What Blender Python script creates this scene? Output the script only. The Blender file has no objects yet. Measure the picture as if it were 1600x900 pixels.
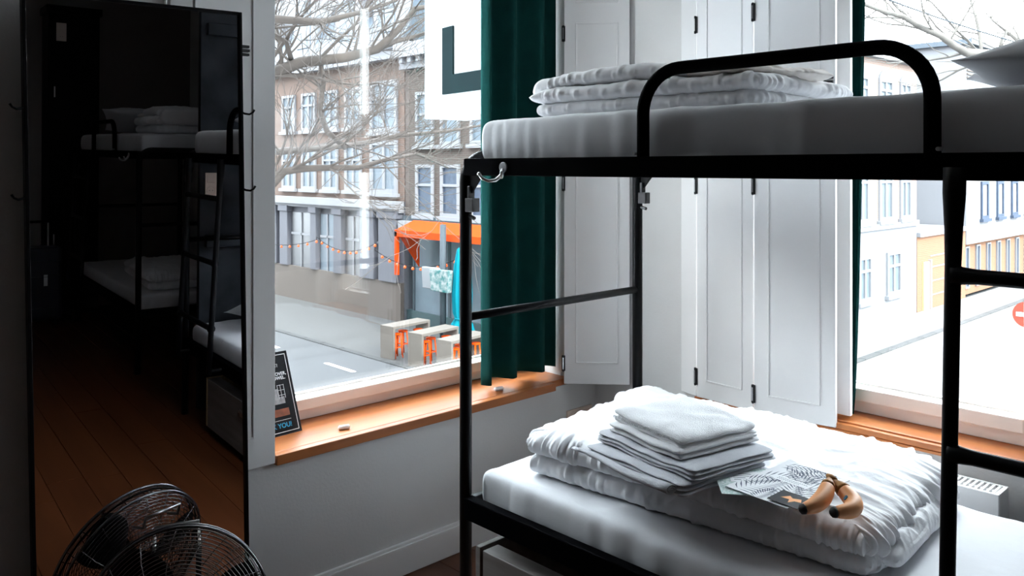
import bpy, bmesh, math, random
from math import sin, cos, pi, radians
from mathutils import Vector, Matrix, noise
random.seed(7)
S = bpy.context.scene
COL = S.collection

# ------------------------------------------------------------------ camera
EYE = 1.55
F = 1309.0                                   # focal length for the 1600 px wide frame
cd = bpy.data.cameras.new('camera'); cam = bpy.data.objects.new('camera', cd); COL.objects.link(cam)
cd.sensor_width = 36.0; cd.lens = F / 1600 * 36; cd.shift_y = -188 / 1600
cd.clip_start = 0.05; cd.clip_end = 400
cam.location = (0, 0, EYE)
cam.rotation_euler = (pi / 2, 0, math.atan2(0.722, 0.692))
S.camera = cam

# ------------------------------------------------------------------ world, sun, exposure
W = bpy.data.worlds.new('overcast_sky'); S.world = W; W.use_nodes = True
nt = W.node_tree; nt.nodes.clear()
wo = nt.nodes.new('ShaderNodeOutputWorld'); bg = nt.nodes.new('ShaderNodeBackground')
tc = nt.nodes.new('ShaderNodeTexCoord'); nz = nt.nodes.new('ShaderNodeTexNoise'); cr = nt.nodes.new('ShaderNodeValToRGB')
nz.inputs['Scale'].default_value = 2.5; nz.inputs['Detail'].default_value = 4
cr.color_ramp.elements[0].position = .35; cr.color_ramp.elements[0].color = (.78, .87, 1.0, 1)
cr.color_ramp.elements[1].position = .62; cr.color_ramp.elements[1].color = (.98, .98, 1.0, 1)
nt.links.new(tc.outputs['Generated'], nz.inputs['Vector']); nt.links.new(nz.outputs['Fac'], cr.inputs['Fac'])
nt.links.new(cr.outputs['Color'], bg.inputs['Color']); nt.links.new(bg.outputs['Background'], wo.inputs['Surface'])
bg.inputs['Strength'].default_value = 3.2
sl = bpy.data.lights.new('sun', 'SUN'); sun = bpy.data.objects.new('sun', sl); COL.objects.link(sun)
sl.energy = 1.5; sl.angle = radians(4); sl.color = (1.0, .95, .88)
sun.rotation_euler = Vector((-.78, .10, -.60)).to_track_quat('-Z', 'Y').to_euler()
S.view_settings.view_transform = 'Standard'; S.view_settings.look = 'None'
S.view_settings.exposure = 2.5; S.view_settings.gamma = 1.0
S.cycles.use_denoising = True
S.cycles.max_bounces = 10; S.cycles.diffuse_bounces = 6; S.cycles.transparent_max_bounces = 12
S.cycles.sample_clamp_indirect = 6.0


def portal(name, loc, rot, sx, sy):
    l = bpy.data.lights.new(name, 'AREA'); l.shape = 'RECTANGLE'; l.size = sx; l.size_y = sy
    l.cycles.is_portal = True
    o = bpy.data.objects.new(name, l); COL.objects.link(o); o.location = loc; o.rotation_euler = rot
    return o


portal('window_portal', (-2.95, 1.91, 1.68), (0, radians(-90), 0), 2.2, 1.8)
portal('window_portal', (-1.385, 3.32, 1.68), (radians(-90), 0, 0), 1.3, 2.2)

# ------------------------------------------------------------------ materials
def mat(name, col, rough=.6, metal=0, var=0.0, vscale=8, bump=0.0, bscale=60, col2=None, stretch=(1, 1, 1),
        emit=None, es=0, spec=.5, sheen=0, coat=0):
    m = bpy.data.materials.new(name); m.use_nodes = True
    t = m.node_tree; b = t.nodes['Principled BSDF']
    b.inputs['Roughness'].default_value = rough; b.inputs['Metallic'].default_value = metal
    b.inputs['Base Color'].default_value = (*col, 1); b.inputs['Specular IOR Level'].default_value = spec
    b.inputs['Sheen Weight'].default_value = sheen; b.inputs['Coat Weight'].default_value = coat
    if emit: b.inputs['Emission Color'].default_value = (*emit, 1); b.inputs['Emission Strength'].default_value = es
    co = t.nodes.new('ShaderNodeTexCoord'); mp = t.nodes.new('ShaderNodeMapping'); mp.inputs['Scale'].default_value = stretch
    t.links.new(co.outputs['Object'], mp.inputs['Vector'])
    n = t.nodes.new('ShaderNodeTexNoise'); n.inputs['Scale'].default_value = vscale; n.inputs['Detail'].default_value = 5
    t.links.new(mp.outputs['Vector'], n.inputs['Vector'])
    r = t.nodes.new('ShaderNodeValToRGB')
    c2 = col2 if col2 else tuple(c * (1 - var) for c in col)
    r.color_ramp.elements[0].position = .3; r.color_ramp.elements[0].color = (*c2, 1)
    r.color_ramp.elements[1].position = .7; r.color_ramp.elements[1].color = (*col, 1)
    t.links.new(n.outputs['Fac'], r.inputs['Fac']); t.links.new(r.outputs['Color'], b.inputs['Base Color'])
    if bump:
        n2 = t.nodes.new('ShaderNodeTexNoise'); n2.inputs['Scale'].default_value = bscale; n2.inputs['Detail'].default_value = 4
        t.links.new(mp.outputs['Vector'], n2.inputs['Vector'])
        bp = t.nodes.new('ShaderNodeBump'); bp.inputs['Strength'].default_value = bump; bp.inputs['Distance'].default_value = .01
        t.links.new(n2.outputs['Fac'], bp.inputs['Height']); t.links.new(bp.outputs['Normal'], b.inputs['Normal'])
    return m


def brick_mat(name, c1, c2, mortar, scale=1.0):
    m = bpy.data.materials.new(name); m.use_nodes = True
    t = m.node_tree; b = t.nodes['Principled BSDF']; b.inputs['Roughness'].default_value = .9
    co = t.nodes.new('ShaderNodeTexCoord'); sp = t.nodes.new('ShaderNodeSeparateXYZ'); cb = t.nodes.new('ShaderNodeCombineXYZ')
    ad = t.nodes.new('ShaderNodeMath'); ad.operation = 'ADD'
    t.links.new(co.outputs['Object'], sp.inputs[0]); t.links.new(sp.outputs[0], ad.inputs[0]); t.links.new(sp.outputs[1], ad.inputs[1])
    t.links.new(ad.outputs[0], cb.inputs[0]); t.links.new(sp.outputs[2], cb.inputs[1])
    bk = t.nodes.new('ShaderNodeTexBrick'); bk.inputs['Scale'].default_value = scale
    bk.inputs['Brick Width'].default_value = .22; bk.inputs['Row Height'].default_value = .065; bk.inputs['Mortar Size'].default_value = .008
    bk.inputs['Color1'].default_value = (*c1, 1); bk.inputs['Color2'].default_value = (*c2, 1); bk.inputs['Mortar'].default_value = (*mortar, 1)
    t.links.new(cb.outputs[0], bk.inputs['Vector']); t.links.new(bk.outputs['Color'], b.inputs['Base Color'])
    return m


def glass_mat(name, tint=(1, 1, 1), ior=1.5, boost=1.0):
    m = bpy.data.materials.new(name); m.use_nodes = True
    t = m.node_tree; t.nodes.clear()
    o = t.nodes.new('ShaderNodeOutputMaterial'); mx = t.nodes.new('ShaderNodeMixShader')
    tr = t.nodes.new('ShaderNodeBsdfTransparent'); gl = t.nodes.new('ShaderNodeBsdfGlossy'); fr = t.nodes.new('ShaderNodeFresnel')
    fr.inputs['IOR'].default_value = ior; tr.inputs['Color'].default_value = (*tint, 1); gl.inputs['Roughness'].default_value = 0.0
    ge = t.nodes.new('ShaderNodeNewGeometry'); iv = t.nodes.new('ShaderNodeMath'); iv.operation = 'SUBTRACT'; iv.inputs[0].default_value = 1
    mu = t.nodes.new('ShaderNodeMath'); mu.operation = 'MULTIPLY'      # reflect once, on the outer side of each face
    t.links.new(ge.outputs['Backfacing'], iv.inputs[1]); t.links.new(iv.outputs[0], mu.inputs[0]); t.links.new(fr.outputs[0], mu.inputs[1])
    t.links.new(mu.outputs[0], mx.inputs[0]); t.links.new(tr.outputs[0], mx.inputs[1]); t.links.new(gl.outputs[0], mx.inputs[2])
    t.links.new(mx.outputs[0], o.inputs['Surface'])
    return m


M = {}
M['wall'] = mat('white_plaster', (.69, .68, .67), .85, var=.06, vscale=3, bump=.08, bscale=90)
M['paint'] = mat('satin_white_paint', (.85, .84, .835), .45, var=.03, vscale=4)
M['frame'] = mat('window_frame_paint', (.93, .81, .72), .4, var=.03)
M['ceiling'] = mat('ceiling_white', (.66, .65, .64), .9, var=.03)
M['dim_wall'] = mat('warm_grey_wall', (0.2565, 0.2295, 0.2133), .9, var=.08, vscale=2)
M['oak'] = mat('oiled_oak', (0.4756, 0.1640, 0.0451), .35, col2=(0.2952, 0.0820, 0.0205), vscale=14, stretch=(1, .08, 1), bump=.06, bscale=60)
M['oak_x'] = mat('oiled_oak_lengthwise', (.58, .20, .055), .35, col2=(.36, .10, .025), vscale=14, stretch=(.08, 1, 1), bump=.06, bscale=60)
M['black'] = mat('black_powder_coat', (.003, .003, .004), .40, var=.2, vscale=30, spec=.16)
M['rail'] = mat('black_rail_coat', (.0015, .0015, .002), .6, var=.2, vscale=30, spec=.01)
M['blackmatte'] = mat('matt_black', (.004, .004, .0044), .65, var=.2, spec=.1)
M['sheet'] = mat('white_fitted_sheet', (0.7440, 0.7533, 0.7812), .85, var=.03, vscale=5, bump=.10, bscale=25, sheen=.2)
M['duvet'] = mat('white_duvet_cotton', (.86, .86, .88), .9, var=.03, vscale=6, bump=.35, bscale=26, sheen=.2)
M['cream'] = mat('cream_duvet_cotton', (.84, .78, .73), .9, var=.04, vscale=6, bump=.18, bscale=30, sheen=.2)
M['towel'] = mat('white_terry', (.85, .85, .86), .95, var=.05, vscale=60, bump=.5, bscale=350)
M['towel_grey'] = mat('pale_grey_linen', (0.5676, 0.5762, 0.6106), .95, var=.05, vscale=60, bump=.3, bscale=250)
M['curtain'] = mat('teal_green_curtain', (0.0061, 0.0536, 0.0485), .95, var=.25, vscale=12, bump=.2, bscale=300, spec=.1)
M['steel'] = mat('brushed_nickel', (.62, .62, .62), .28, metal=1, var=.1)
M['hinge'] = mat('black_hinge', (.02, .02, .022), .4, var=.2)
M['glass'] = glass_mat('window_glass', (.97, .99, .99))
M['mirror'] = mat('mirror_glass', (0.8060, 0.8060, 0.8320), .0, metal=1, var=.01)
M['floor'] = mat('reddish_floorboard', (0.1054, 0.0298, 0.0081), .42, col2=(0.0620, 0.0161, 0.0043), vscale=10, stretch=(.07, 1, 1), bump=.05, bscale=40)
M['crate'] = mat('worn_grey_board', (.22, .21, .20), .55, col2=(.13, .11, .10), vscale=22, stretch=(.1, 1, 1), bump=.1)
M['crate_side'] = mat('brown_board', (.14, .055, .03), .5, col2=(.08, .03, .015), vscale=12, stretch=(.1, 1, 1))
M['endgrain'] = mat('pine_end_grain', (.50, .36, .20), .7, col2=(.30, .2, .1), vscale=60)
M['banana'] = mat('banana_peel', (1.0, .46, .20), .5, col2=(.92, .38, .13), vscale=7, bump=.05)
M['stem'] = mat('banana_stem', (.28, .12, .04), .6, col2=(.55, .25, .06), vscale=40)
M['tip'] = mat('banana_tip', (.01, .008, .006), .7)
M['blue'] = mat('blue_sticker', (.03, .18, .30), .4)
M['dark'] = mat('charcoal_card', (.014, .015, .018), .6, var=.1, spec=.2)
M['orange'] = mat('orange_print', (.95, .42, .16), .5)
M['white'] = mat('white_paper', (.82, .83, .85), .7, var=.02)
M['print'] = mat('slate_print', (.10, .12, .17), .7, var=.3, vscale=80)
M['leaflet'] = mat('green_speckle_print', (.80, .83, .83), .7, col2=(.25, .42, .38), vscale=180)
M['cyan'] = mat('cyan_print', (.02, .35, .60), .5)
M['photo_o'] = mat('printed_orange_floor', (.30, .08, .03), .5, var=.5, vscale=30)
M['photo_g'] = mat('printed_grey_bedding', (.40, .40, .42), .5, var=.6, vscale=40)
M['ivory'] = mat('ivory_plastic', (.78, .62, .52), .4, var=.03)
M['slate'] = mat('mottled_slate_paint', (.045, .052, .062), .7, col2=(.006, .007, .009), vscale=4.0, spec=.2)
M['navy'] = mat('navy_shell', (.012, .016, .035), .3, var=.2)
M['chrome'] = mat('black_chrome_wire', (.26, .26, .27), .22, metal=1, var=.1)
# outside
M['asphalt'] = mat('asphalt', (0.0306, 0.0316, 0.0350), .9, var=.12, vscale=3)
M['asphalt2'] = mat('pale_paving', (.10, .095, .09), .9, var=.10, vscale=3)
M['pave'] = mat('pavement_slabs', (0.0375, 0.0365, 0.0365), .9, var=.15, vscale=2)
M['kerb'] = mat('kerb_stone', (0.0140, 0.0145, 0.0150), .9, var=.1)
M['brick'] = brick_mat('weathered_brick', (0.0840, 0.0450, 0.0300), (0.0735, 0.0398, 0.0263), (0.0837, 0.0698, 0.0622))
M['brick2'] = brick_mat('brown_brick', (0.0532, 0.0363, 0.0290), (0.0468, 0.0322, 0.0257), (0.0645, 0.0549, 0.0499))
M['brick3'] = brick_mat('orange_brick', (.16, .064, .024), (.145, .056, .021), (.14, .095, .07))
M['stone'] = mat('lilac_grey_stucco', (0.0686, 0.0695, 0.0837), .8, var=.08, vscale=1)
M['stucco'] = mat('white_stucco', (0.1496, 0.1525, 0.1636), .8, var=.03, vscale=1)
M['plinth'] = mat('sandy_plinth', (0.0694, 0.0546, 0.0456), .85, var=.1, vscale=2)
M['roof'] = mat('grey_blue_roof', (0.0504, 0.0655, 0.0840), .6, var=.1, vscale=2)
M['pane'] = mat('far_window_pane', (0.0960, 0.1200, 0.1440), .5, var=.3, vscale=1.2, spec=.25)
M['bluepane'] = mat('blue_window_pane', (.040, .055, .085), .5, var=.3, spec=.25)
M['door'] = mat('dark_doorway', (0.0500, 0.0500, 0.0550), .4, var=.2)
M['teal'] = mat('teal_shopfront', (0.0250, 0.0450, 0.0500), .35, var=.2)
M['awning'] = mat('orange_awning', (.40, .036, .001), .8, var=.08, spec=.1)
M['aqua'] = mat('aqua_canvas', (.0005, .115, .15), .9, var=.1, vscale=5, spec=.1)
M['bark'] = mat('bare_bark', (0.0450, 0.0348, 0.0288), .9, var=.3, vscale=6)
M['palebark'] = mat('pale_bark', (.12, .11, .10), .9, var=.3, vscale=6)
M['pine'] = mat('pale_timber', (0.0920, 0.0784, 0.0672), .7, var=.12, vscale=5, stretch=(.3, 1, 1))
M['stool'] = mat('orange_stool', (.50, .050, .001), .6, var=.05, spec=.1)
M['floral'] = mat('floral_print', (.22, .225, .225), .8, col2=(.015, .09, .09), vscale=9, spec=.1)
M['pole'] = mat('galvanised_pole', (0.0480, 0.0570, 0.0660), .7, var=.1, spec=.1)
M['bulb'] = mat('warm_bulb', (.20, .02, .001), .4, emit=(1, .13, .004), es=.30)
M['signwhite'] = mat('white_sign_face', (.30, .32, .32), .4)
M['letter'] = mat('grey_green_letter', (0.0060, 0.0110, 0.0125), .9, var=.2, vscale=3, spec=.05)
M['red'] = mat('orange_red_sign', (.22, .025, .008), .6)

# ------------------------------------------------------------------ object helpers
def tag(o, label=None, cat=None, group=None, kind=None):
    if label: o['label'] = label
    if cat: o['category'] = cat
    if group: o['group'] = group
    if kind: o['kind'] = kind
    return o


def empty(name, loc=(0, 0, 0), rz=0, label=None, cat=None, group=None, kind=None):
    o = bpy.data.objects.new(name, None); COL.objects.link(o); o.location = loc; o.rotation_euler = (0, 0, rz)
    o.empty_display_size = .05
    return tag(o, label, cat, group, kind)


class MB:
    def __init__(s): s.v = []; s.f = []
    def add(s, vs, fs, mx=None):
        b = len(s.v)
        s.v += [tuple(mx @ Vector(p)) if mx else tuple(p) for p in vs]
        s.f += [tuple(i + b for i in q) for q in fs]; return s
    def box(s, a, b, mx=None):
        x0, y0, z0 = [min(p, q) for p, q in zip(a, b)]; x1, y1, z1 = [max(p, q) for p, q in zip(a, b)]
        return s.add([(x0, y0, z0), (x1, y0, z0), (x1, y1, z0), (x0, y1, z0), (x0, y0, z1), (x1, y0, z1), (x1, y1, z1), (x0, y1, z1)],
                     [(0, 3, 2, 1), (4, 5, 6, 7), (0, 1, 5, 4), (1, 2, 6, 5), (2, 3, 7, 6), (3, 0, 4, 7)], mx)
    def obox(s, p, q, w, h, up=(0, 0, 1)):
        """box from p to q (centre line), w wide across, h along up"""
        p = Vector(p); q = Vector(q); d = (q - p); L = d.length; d.normalize(); u = Vector(up); sd = d.cross(u).normalized(); u = sd.cross(d)
        mx = Matrix((( d.x, sd.x, u.x, p.x), (d.y, sd.y, u.y, p.y), (d.z, sd.z, u.z, p.z), (0, 0, 0, 1)))
        return s.box((0, -w / 2, -h / 2), (L, w / 2, h / 2), mx)
    def tube(s, pts, r, n=10, closed=False, caps=True):
        pts = [Vector(p) for p in pts]; N = len(pts)
        rs = r if isinstance(r, (list, tuple)) else [r] * N
        prev = None; rings = []
        for i, p in enumerate(pts):
            a = pts[i - 1] if (i or closed) else p; b = pts[(i + 1) % N] if (i < N - 1 or closed) else p
            d = (b - a)
            if d.length < 1e-9: d = Vector((0, 0, 1))
            d.normalize()
            if prev is None:
                t = Vector((0, 0, 1)) if abs(d.z) < .9 else Vector((1, 0, 0)); u = d.cross(t).normalized()
            else:
                u = (prev - d * prev.dot(d)); u = u.normalized() if u.length > 1e-6 else d.orthogonal().normalized()
            prev = u; w = d.cross(u)
            rings.append([p + (u * cos(2 * pi * k / n) + w * sin(2 * pi * k / n)) * rs[i] for k in range(n)])
        vs = [v for rg in rings for v in rg]; fs = []
        for i in range(N if closed else N - 1):
            j = (i + 1) % N
            for k in range(n): k2 = (k + 1) % n; fs.append((i * n + k, i * n + k2, j * n + k2, j * n + k))
        if not closed and caps: fs += [tuple(range(n - 1, -1, -1)), tuple((N - 1) * n + k for k in range(n))]
        return s.add(vs, fs)
    def poly(s, pts, th, mx=None):
        """prism: outline in local xy, thickness th along +z"""
        n = len(pts)
        vs = [(x, y, 0) for x, y in pts] + [(x, y, th) for x, y in pts]
        fs = [tuple(range(n - 1, -1, -1)), tuple(range(n, 2 * n))] + [(i, (i + 1) % n, (i + 1) % n + n, i + n) for i in range(n)]
        return s.add(vs, fs, mx)
    def build(s, name, m, parent=None, smooth=False, bevel=0, label=None, cat=None, group=None, kind=None, mx=None):
        me = bpy.data.meshes.new(name); me.from_pydata(s.v, [], s.f)
        if mx: me.transform(mx)
        bm = bmesh.new(); bm.from_mesh(me); bmesh.ops.recalc_face_normals(bm, faces=bm.faces); bm.to_mesh(me); bm.free()
        me.materials.append(m)
        if smooth:
            me.polygons.foreach_set('use_smooth', [True] * len(me.polygons))
        me.update()
        o = bpy.data.objects.new(name, me); COL.objects.link(o)
        if parent: o.parent = parent
        if bevel:
            b = o.modifiers.new('bevel', 'BEVEL'); b.width = bevel; b.segments = 2; b.limit_method = 'ANGLE'
        if smooth == 'auto' or (smooth and bevel):
            pass
        return tag(o, label, cat, group, kind)


def kids(o): return [c for c in bpy.data.objects if c.parent == o]


def copy_tree(o, parent=None):
    c = o.copy(); COL.objects.link(c); c.parent = parent
    for ch in kids(o): copy_tree(ch, c)
    return c


def arc(c, u, w, r, a0, a1, n=8):
    c = Vector(c); u = Vector(u); w = Vector(w)
    return [c + (u * cos(a0 + (a1 - a0) * i / n) + w * sin(a0 + (a1 - a0) * i / n)) * r for i in range(n + 1)]


def struct(name, mb, m, parent=None, **k):
    return mb.build(name, m, parent, kind=None if parent else 'structure', **k)


# ------------------------------------------------------------------ setting: shell
XA, YB = -2.60, 3.04            # inner faces of the two window walls
XR, YN, ZC = 4.15, -2.4, 3.30
CEIL = struct('ceiling', MB().box((XA - .36, YN - .2, ZC), (XR + .2, YB + .36, ZC + .15)), M['ceiling'])
fl = struct('floor', MB().box((XA, YN, -.12), (XR, YB, -.022)), M['blackmatte'])
# floorboards run along the x direction
planks = []
k = 0
for j in range(int((YB - YN) / .16) + 1):
    y0 = YN + j * .16; y1 = min(y0 + .157, YB)
    if y1 - y0 < .02: continue
    x = XA - random.random() * 1.8
    while x < XR:
        L = 2.4
        a, b = max(x, XA), min(x + L - .004, XR)
        if b - a > .02:
            dz = random.random() * .0012
            MB().box((a, y0, -.022), (b, y1, -.0015 + dz)).build('floorboard', M['floor'], fl)
        x += L
w = MB()                       # wall A with its opening y 1.02..2.80, z .556..2.75
OA = (1.02, 2.86, .556, 2.75)
xo = XA - .36
w.box((xo, YN, -.1), (XA, OA[0], ZC)); w.box((xo, OA[1], -.1), (XA, YB + .36, ZC))
w.box((xo, OA[0], -.1), (XA, OA[1], OA[2])); w.box((xo, OA[0], OA[3]), (XA, OA[1], ZC))
struct('wall_left', w, M['wall'])
OB = (-2.03, -.74, .575, 2.75)
yo = YB + .36
w = MB()
w.box((XA, YB, -.1), (OB[0], yo, ZC)); w.box((OB[1], YB, -.1), (XR, yo, ZC))
w.box((OB[0], YB, -.1), (OB[1], yo, OB[2])); w.box((OB[0], YB, OB[3]), (OB[1], yo, ZC))
struct('wall_right', w, M['wall'])
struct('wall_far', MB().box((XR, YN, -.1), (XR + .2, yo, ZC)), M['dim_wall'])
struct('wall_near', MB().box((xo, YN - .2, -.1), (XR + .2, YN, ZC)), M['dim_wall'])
# baseboards, profiled top
def baseboard(name, p, q, nrm):
    mb = MB(); mb.obox(Vector(p) + Vector(nrm) * .009 + Vector((0, 0, .055)), Vector(q) + Vector(nrm) * .009 + Vector((0, 0, .055)), .018, .11)
    mb.obox(Vector(p) + Vector(nrm) * .006 + Vector((0, 0, .115)), Vector(q) + Vector(nrm) * .006 + Vector((0, 0, .115)), .012, .012)
    return struct(name, mb, M['paint'], bevel=.002)
baseboard('baseboard_left', (XA, YN, 0), (XA, YB, 0), (1, 0, 0))
baseboard('baseboard_right', (XA + .02, YB, 0), (XR, YB, 0), (0, -1, 0))
# sills: oak boards
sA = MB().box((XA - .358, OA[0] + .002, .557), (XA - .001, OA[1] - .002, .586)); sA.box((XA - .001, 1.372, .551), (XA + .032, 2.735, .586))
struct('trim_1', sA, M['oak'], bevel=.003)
sB = MB().box((OB[0] + .002, YB + .001, .576), (OB[1] - .002, YB + .358, .610)); sB.box((OB[0] + .002, YB - .022, .582), (OB[1] + .02, YB + .001, .604))
struct('trim_2', sB, M['oak_x'], bevel=.003)
struct('trim_3', MB().box((OB[0] + .002, YB - .026, .572), (OB[1] + .03, YB - .0005, .5815)), M['oak_x'], bevel=.001)

# windows: fixed frame, sash, glazing bead, pane
def window(name, x0, x1, z0, z1, fw, mx, sash=.045):
    e = empty(name, kind='structure'); e.matrix_world = mx
    def ring(n, a, b, w0, y0, y1, bev=.004, m=M['frame']):
        mb = MB(); mb.box((a, y0, z0 + w0[0]), (a + w0[2], y1, z1 - w0[0])) if 0 else None
        X0, X1, Z0, Z1 = a
        mb.box((X0, y0, Z0), (X0 + b, y1, Z1)); mb.box((X1 - b, y0, Z0), (X1, y1, Z1))
        mb.box((X0 + b, y0, Z0), (X1 - b, y1, Z0 + b)); mb.box((X0 + b, y0, Z1 - b), (X1 - b, y1, Z1))
        return mb.build(n, m, e, bevel=bev)
    ring('window_frame', (x0, x1, z0, z1), fw * .52, (0,), .022, .115)
    ring('window_sash', (x0 + fw * .45, x1 - fw * .45, z0 + fw * .45, z1 - fw * .45), fw * .47, (0,), .0, .110)
    ring('glazing_bead', (x0 + fw * .9, x1 - fw * .9, z0 + fw * .9, z1 - fw * .9), .010, (0,), .070, .084, .002, M['paint'])
    MB().box((x0 + fw * .9, .084, z0 + fw * .9), (x1 - fw * .9, .089, z1 - fw * .9)).build('window_pane', M['glass'], e)
    MB().box((x0 + fw * .9, .100, z0 + fw * .9), (x1 - fw * .9, .105, z1 - fw * .9)).build('window_pane', M['glass'], e)
    return e
# local x along the wall, local +y outward
mA = Matrix(((0, -1, 0, XA - .24), (1, 0, 0, 0), (0, 0, 1, 0), (0, 0, 0, 1)))
window('window_1', OA[0] + .002, OA[1] - .002, .587, OA[3] - .003, .092, mA)
mBx = Matrix(((1, 0, 0, 0), (0, 1, 0, YB + .13), (0, 0, 1, 0), (0, 0, 0, 1)))
wb = window('window_2', OB[0] + .002, OB[1] - .002, .611, OB[3] - .003, .105, mBx)
hd = MB(); hd.box((-.815, -.018, .70), (-.79, 0, .77)); hd.box((-.812, -.04, .745), (-.793, -.018, .762)); hd.box((-.812, -.05, .63), (-.793, -.036, .762))
hd.build('window_handle', M['paint'], wb, bevel=.003)

# ------------------------------------------------------------------ shutters
def shutter_leaf(p, q, z0, z1, label, group, hinges=(), hinge_at='p', rects=((.66, 2.21), (2.30, 2.58)), th=.026, m=None, inner=.062, toroom=1):
    """a moulded leaf whose room face runs from p to q"""
    p = Vector((*p, 0)); q = Vector((*q, 0)); L = (q - p).length; d = (q - p).normalized()
    nrm = Vector((d.y, -d.x, 0)) * toroom        # towards the room
    r = empty('window_shutter', (p.x, p.y, z0), label=label, cat='shutter', group=group)
    mx = Matrix(((d.x, nrm.x, 0, 0), (d.y, nrm.y, 0, 0), (0, 0, 1, -z0), (0, 0, 0, 1)))
    MB().box((0, -th, z0), (L, 0, z1), mx).build('shutter_board', m or M['paint'], r, bevel=.0025)
    for a, b in rects:
        mb = MB(); t = .007
        for (x0, x1, c0, c1) in ((inner, inner + t, a, b), (L - inner - t, L - inner, a, b), (inner, L - inner, a, a + t), (inner, L - inner, b - t, b)):
            mb.box((x0, -.001, c0), (x1, .0045, c1), mx)
        mb.build('panel_moulding', m or M['paint'], r, bevel=.002)
    for h in hinges:
        x = 0 if hinge_at == 'p' else L
        mb = MB(); mb.box((x - .010, 0, h - .035), (x + .006, .004, h + .035), mx)
        mb.tube([mx @ Vector((x - .003, .005, h - .037)), mx @ Vector((x - .003, .005, h + .037))], .0045, 8)
        hg = mb.build('hinge', M['hinge'], r)
        MB().box((x - .006, .0085, h - .026), (x - .001, .0105, h + .026), mx).build('hinge_pin', M['steel'], hg)
    return r, mx
gA = 'moulded white shutter leaves at the left window'; gB = 'moulded white shutter leaves at the right window'
r1, mx1 = shutter_leaf((-2.572, 1.017), (-2.572, 1.368), .56, 2.68, 'white moulded shutter leaf flat on the wall right behind the mirror', gA, inner=.075)
mb = MB()
for i in range(3): mb.box((.222, 0, 1.913 + i * .013), (.252, .014 + .004 * (i % 2), 1.921 + i * .013), mx1)
mb.box((.224, 0, 1.912), (.228, .012, 1.949), mx1)
mb.build('latch', M['hinge'], r1, label='small black latch clip')
r2, mx2 = shutter_leaf((-2.592, 2.812), (-2.372, 3.012), .565, 2.68, 'white moulded shutter leaf swung open beside the wide green curtain', gA,
             hinges=(.66, 1.48, 2.16), inner=.052)
shutter_leaf((-2.105, 3.028), (-2.016, 3.010), .585, 2.68, 'narrow plain white shutter casing strip next to the room corner', gB, rects=(), th=.02)
shutter_leaf((-2.006, 2.997), (-1.730, 2.976), .588, 2.68, 'white shutter leaf hinged to the casing strip, left of the two wide leaves', gB,
             hinges=(.673, 1.475, 2.15), rects=((.66, 2.62),), inner=.05, th=.022)
r5, mx5 = shutter_leaf((-1.716, 2.960), (-1.408, 3.005), .588, 2.68, 'wide white shutter leaf nearest the daylight of the right window', gB,
             hinges=(.663, 1.48, 2.16), rects=((.66, 2.62),), inner=.055, th=.022)
mb = MB(); mb.box((.27, 0, 1.862), (.305, .01, 1.872), mx5); mb.box((.27, 0, 1.88), (.305, .01, 1.888), mx5); mb.box((.272, 0, 1.86), (.277, .012, 1.89), mx5)
mb.build('latch', M['hinge'], r5, label='small black latch clip')
shutter_leaf((-1.690, 3.062), (-1.378, 3.062), .625, 2.68, 'white shutter leaf folded behind the wide leaf, only its edge showing', gB, rects=(), th=.02)

# ------------------------------------------------------------------ curtains
def curtain(path, z0, z1, label, group, amp=.03, waves=5, seed=0, pinch=None):
    """path: plan polyline start,end; folds are real waves"""
    r = empty('curtain', (*path[0], z0), label=label, cat='curtain', group=group)
    nu, nv = 150, 46
    p = Vector(path[0]); q = Vector(path[1]); d = (q - p); L = d.length; d.normalize(); n = Vector((d.y, -d.x))
    vs = []; fs = []
    for j in range(nv + 1):
        t = j / nv; z = z0 + (z1 - z0) * t
        for i in range(nu + 1):
            u = i / nu
            ph = 2 * pi * waves * (u + .05 * sin(3 * u + seed)) + .5 * noise.noise(Vector((u * 3, min(z, 1.3) * .25, seed))) * min(1, u * 6)
            ph -= 2 * pi * waves * .05 * sin(seed) * (1 - u)
            a = amp * (.75 + .4 * noise.noise(Vector((u * 4, seed, min(z, 1.3) * .3)))) 
            off = a * sin(ph) + .25 * a * sin(2 * ph + 1.0)
            sh = .25 * a * (cos(ph) - 1) * min(1, u * 8)
            x = u * L + sh
            if pinch: x = x * pinch(z)
            pt = p + d * x + n * off
            zz = z + (.008 * noise.noise(Vector((u * 5, seed, 1))) if j == 0 else 0)
            vs.append((pt.x - p.x, pt.y - p.y, zz - z0))
    for j in range(nv):
        for i in range(nu): a = j * (nu + 1) + i; fs.append((a, a + 1, a + nu + 2, a + nu + 1))
    mb = MB(); mb.add(vs, fs)
    c = mb.build('curtain_cloth', M['curtain'], r, smooth=True)
    so = c.modifiers.new('solid', 'SOLIDIFY'); so.thickness = .003
    # stitched hem
    mb = MB(); hv = []
    for i in range(nu + 1): v = vs[(nu + 1) * 2 + i]; hv.append((v[0], v[1], v[2]))
    mb.tube(hv, .0026, 5)
    mb.build('hem_seam', M['curtain'], r, smooth=True)
    return r
curtain(((-2.690, 2.385), (-2.672, 2.846)), .622, 2.72, 'dark green curtain gathered at the right side of the left window', 'green curtains', amp=.058, waves=3.1, seed=1.3)
def pinchB(z):
    t = max(0, min(1, (z - .62) / 1.6)); return .80 + .20 * t ** .6
curtain(((-1.56, 3.118), (-1.335, 3.118)), .625, 2.72, 'thin strip of dark green curtain between the folded shutters and the right window', 'green curtains', amp=.022, waves=3.2, seed=4.1, pinch=pinchB)

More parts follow.
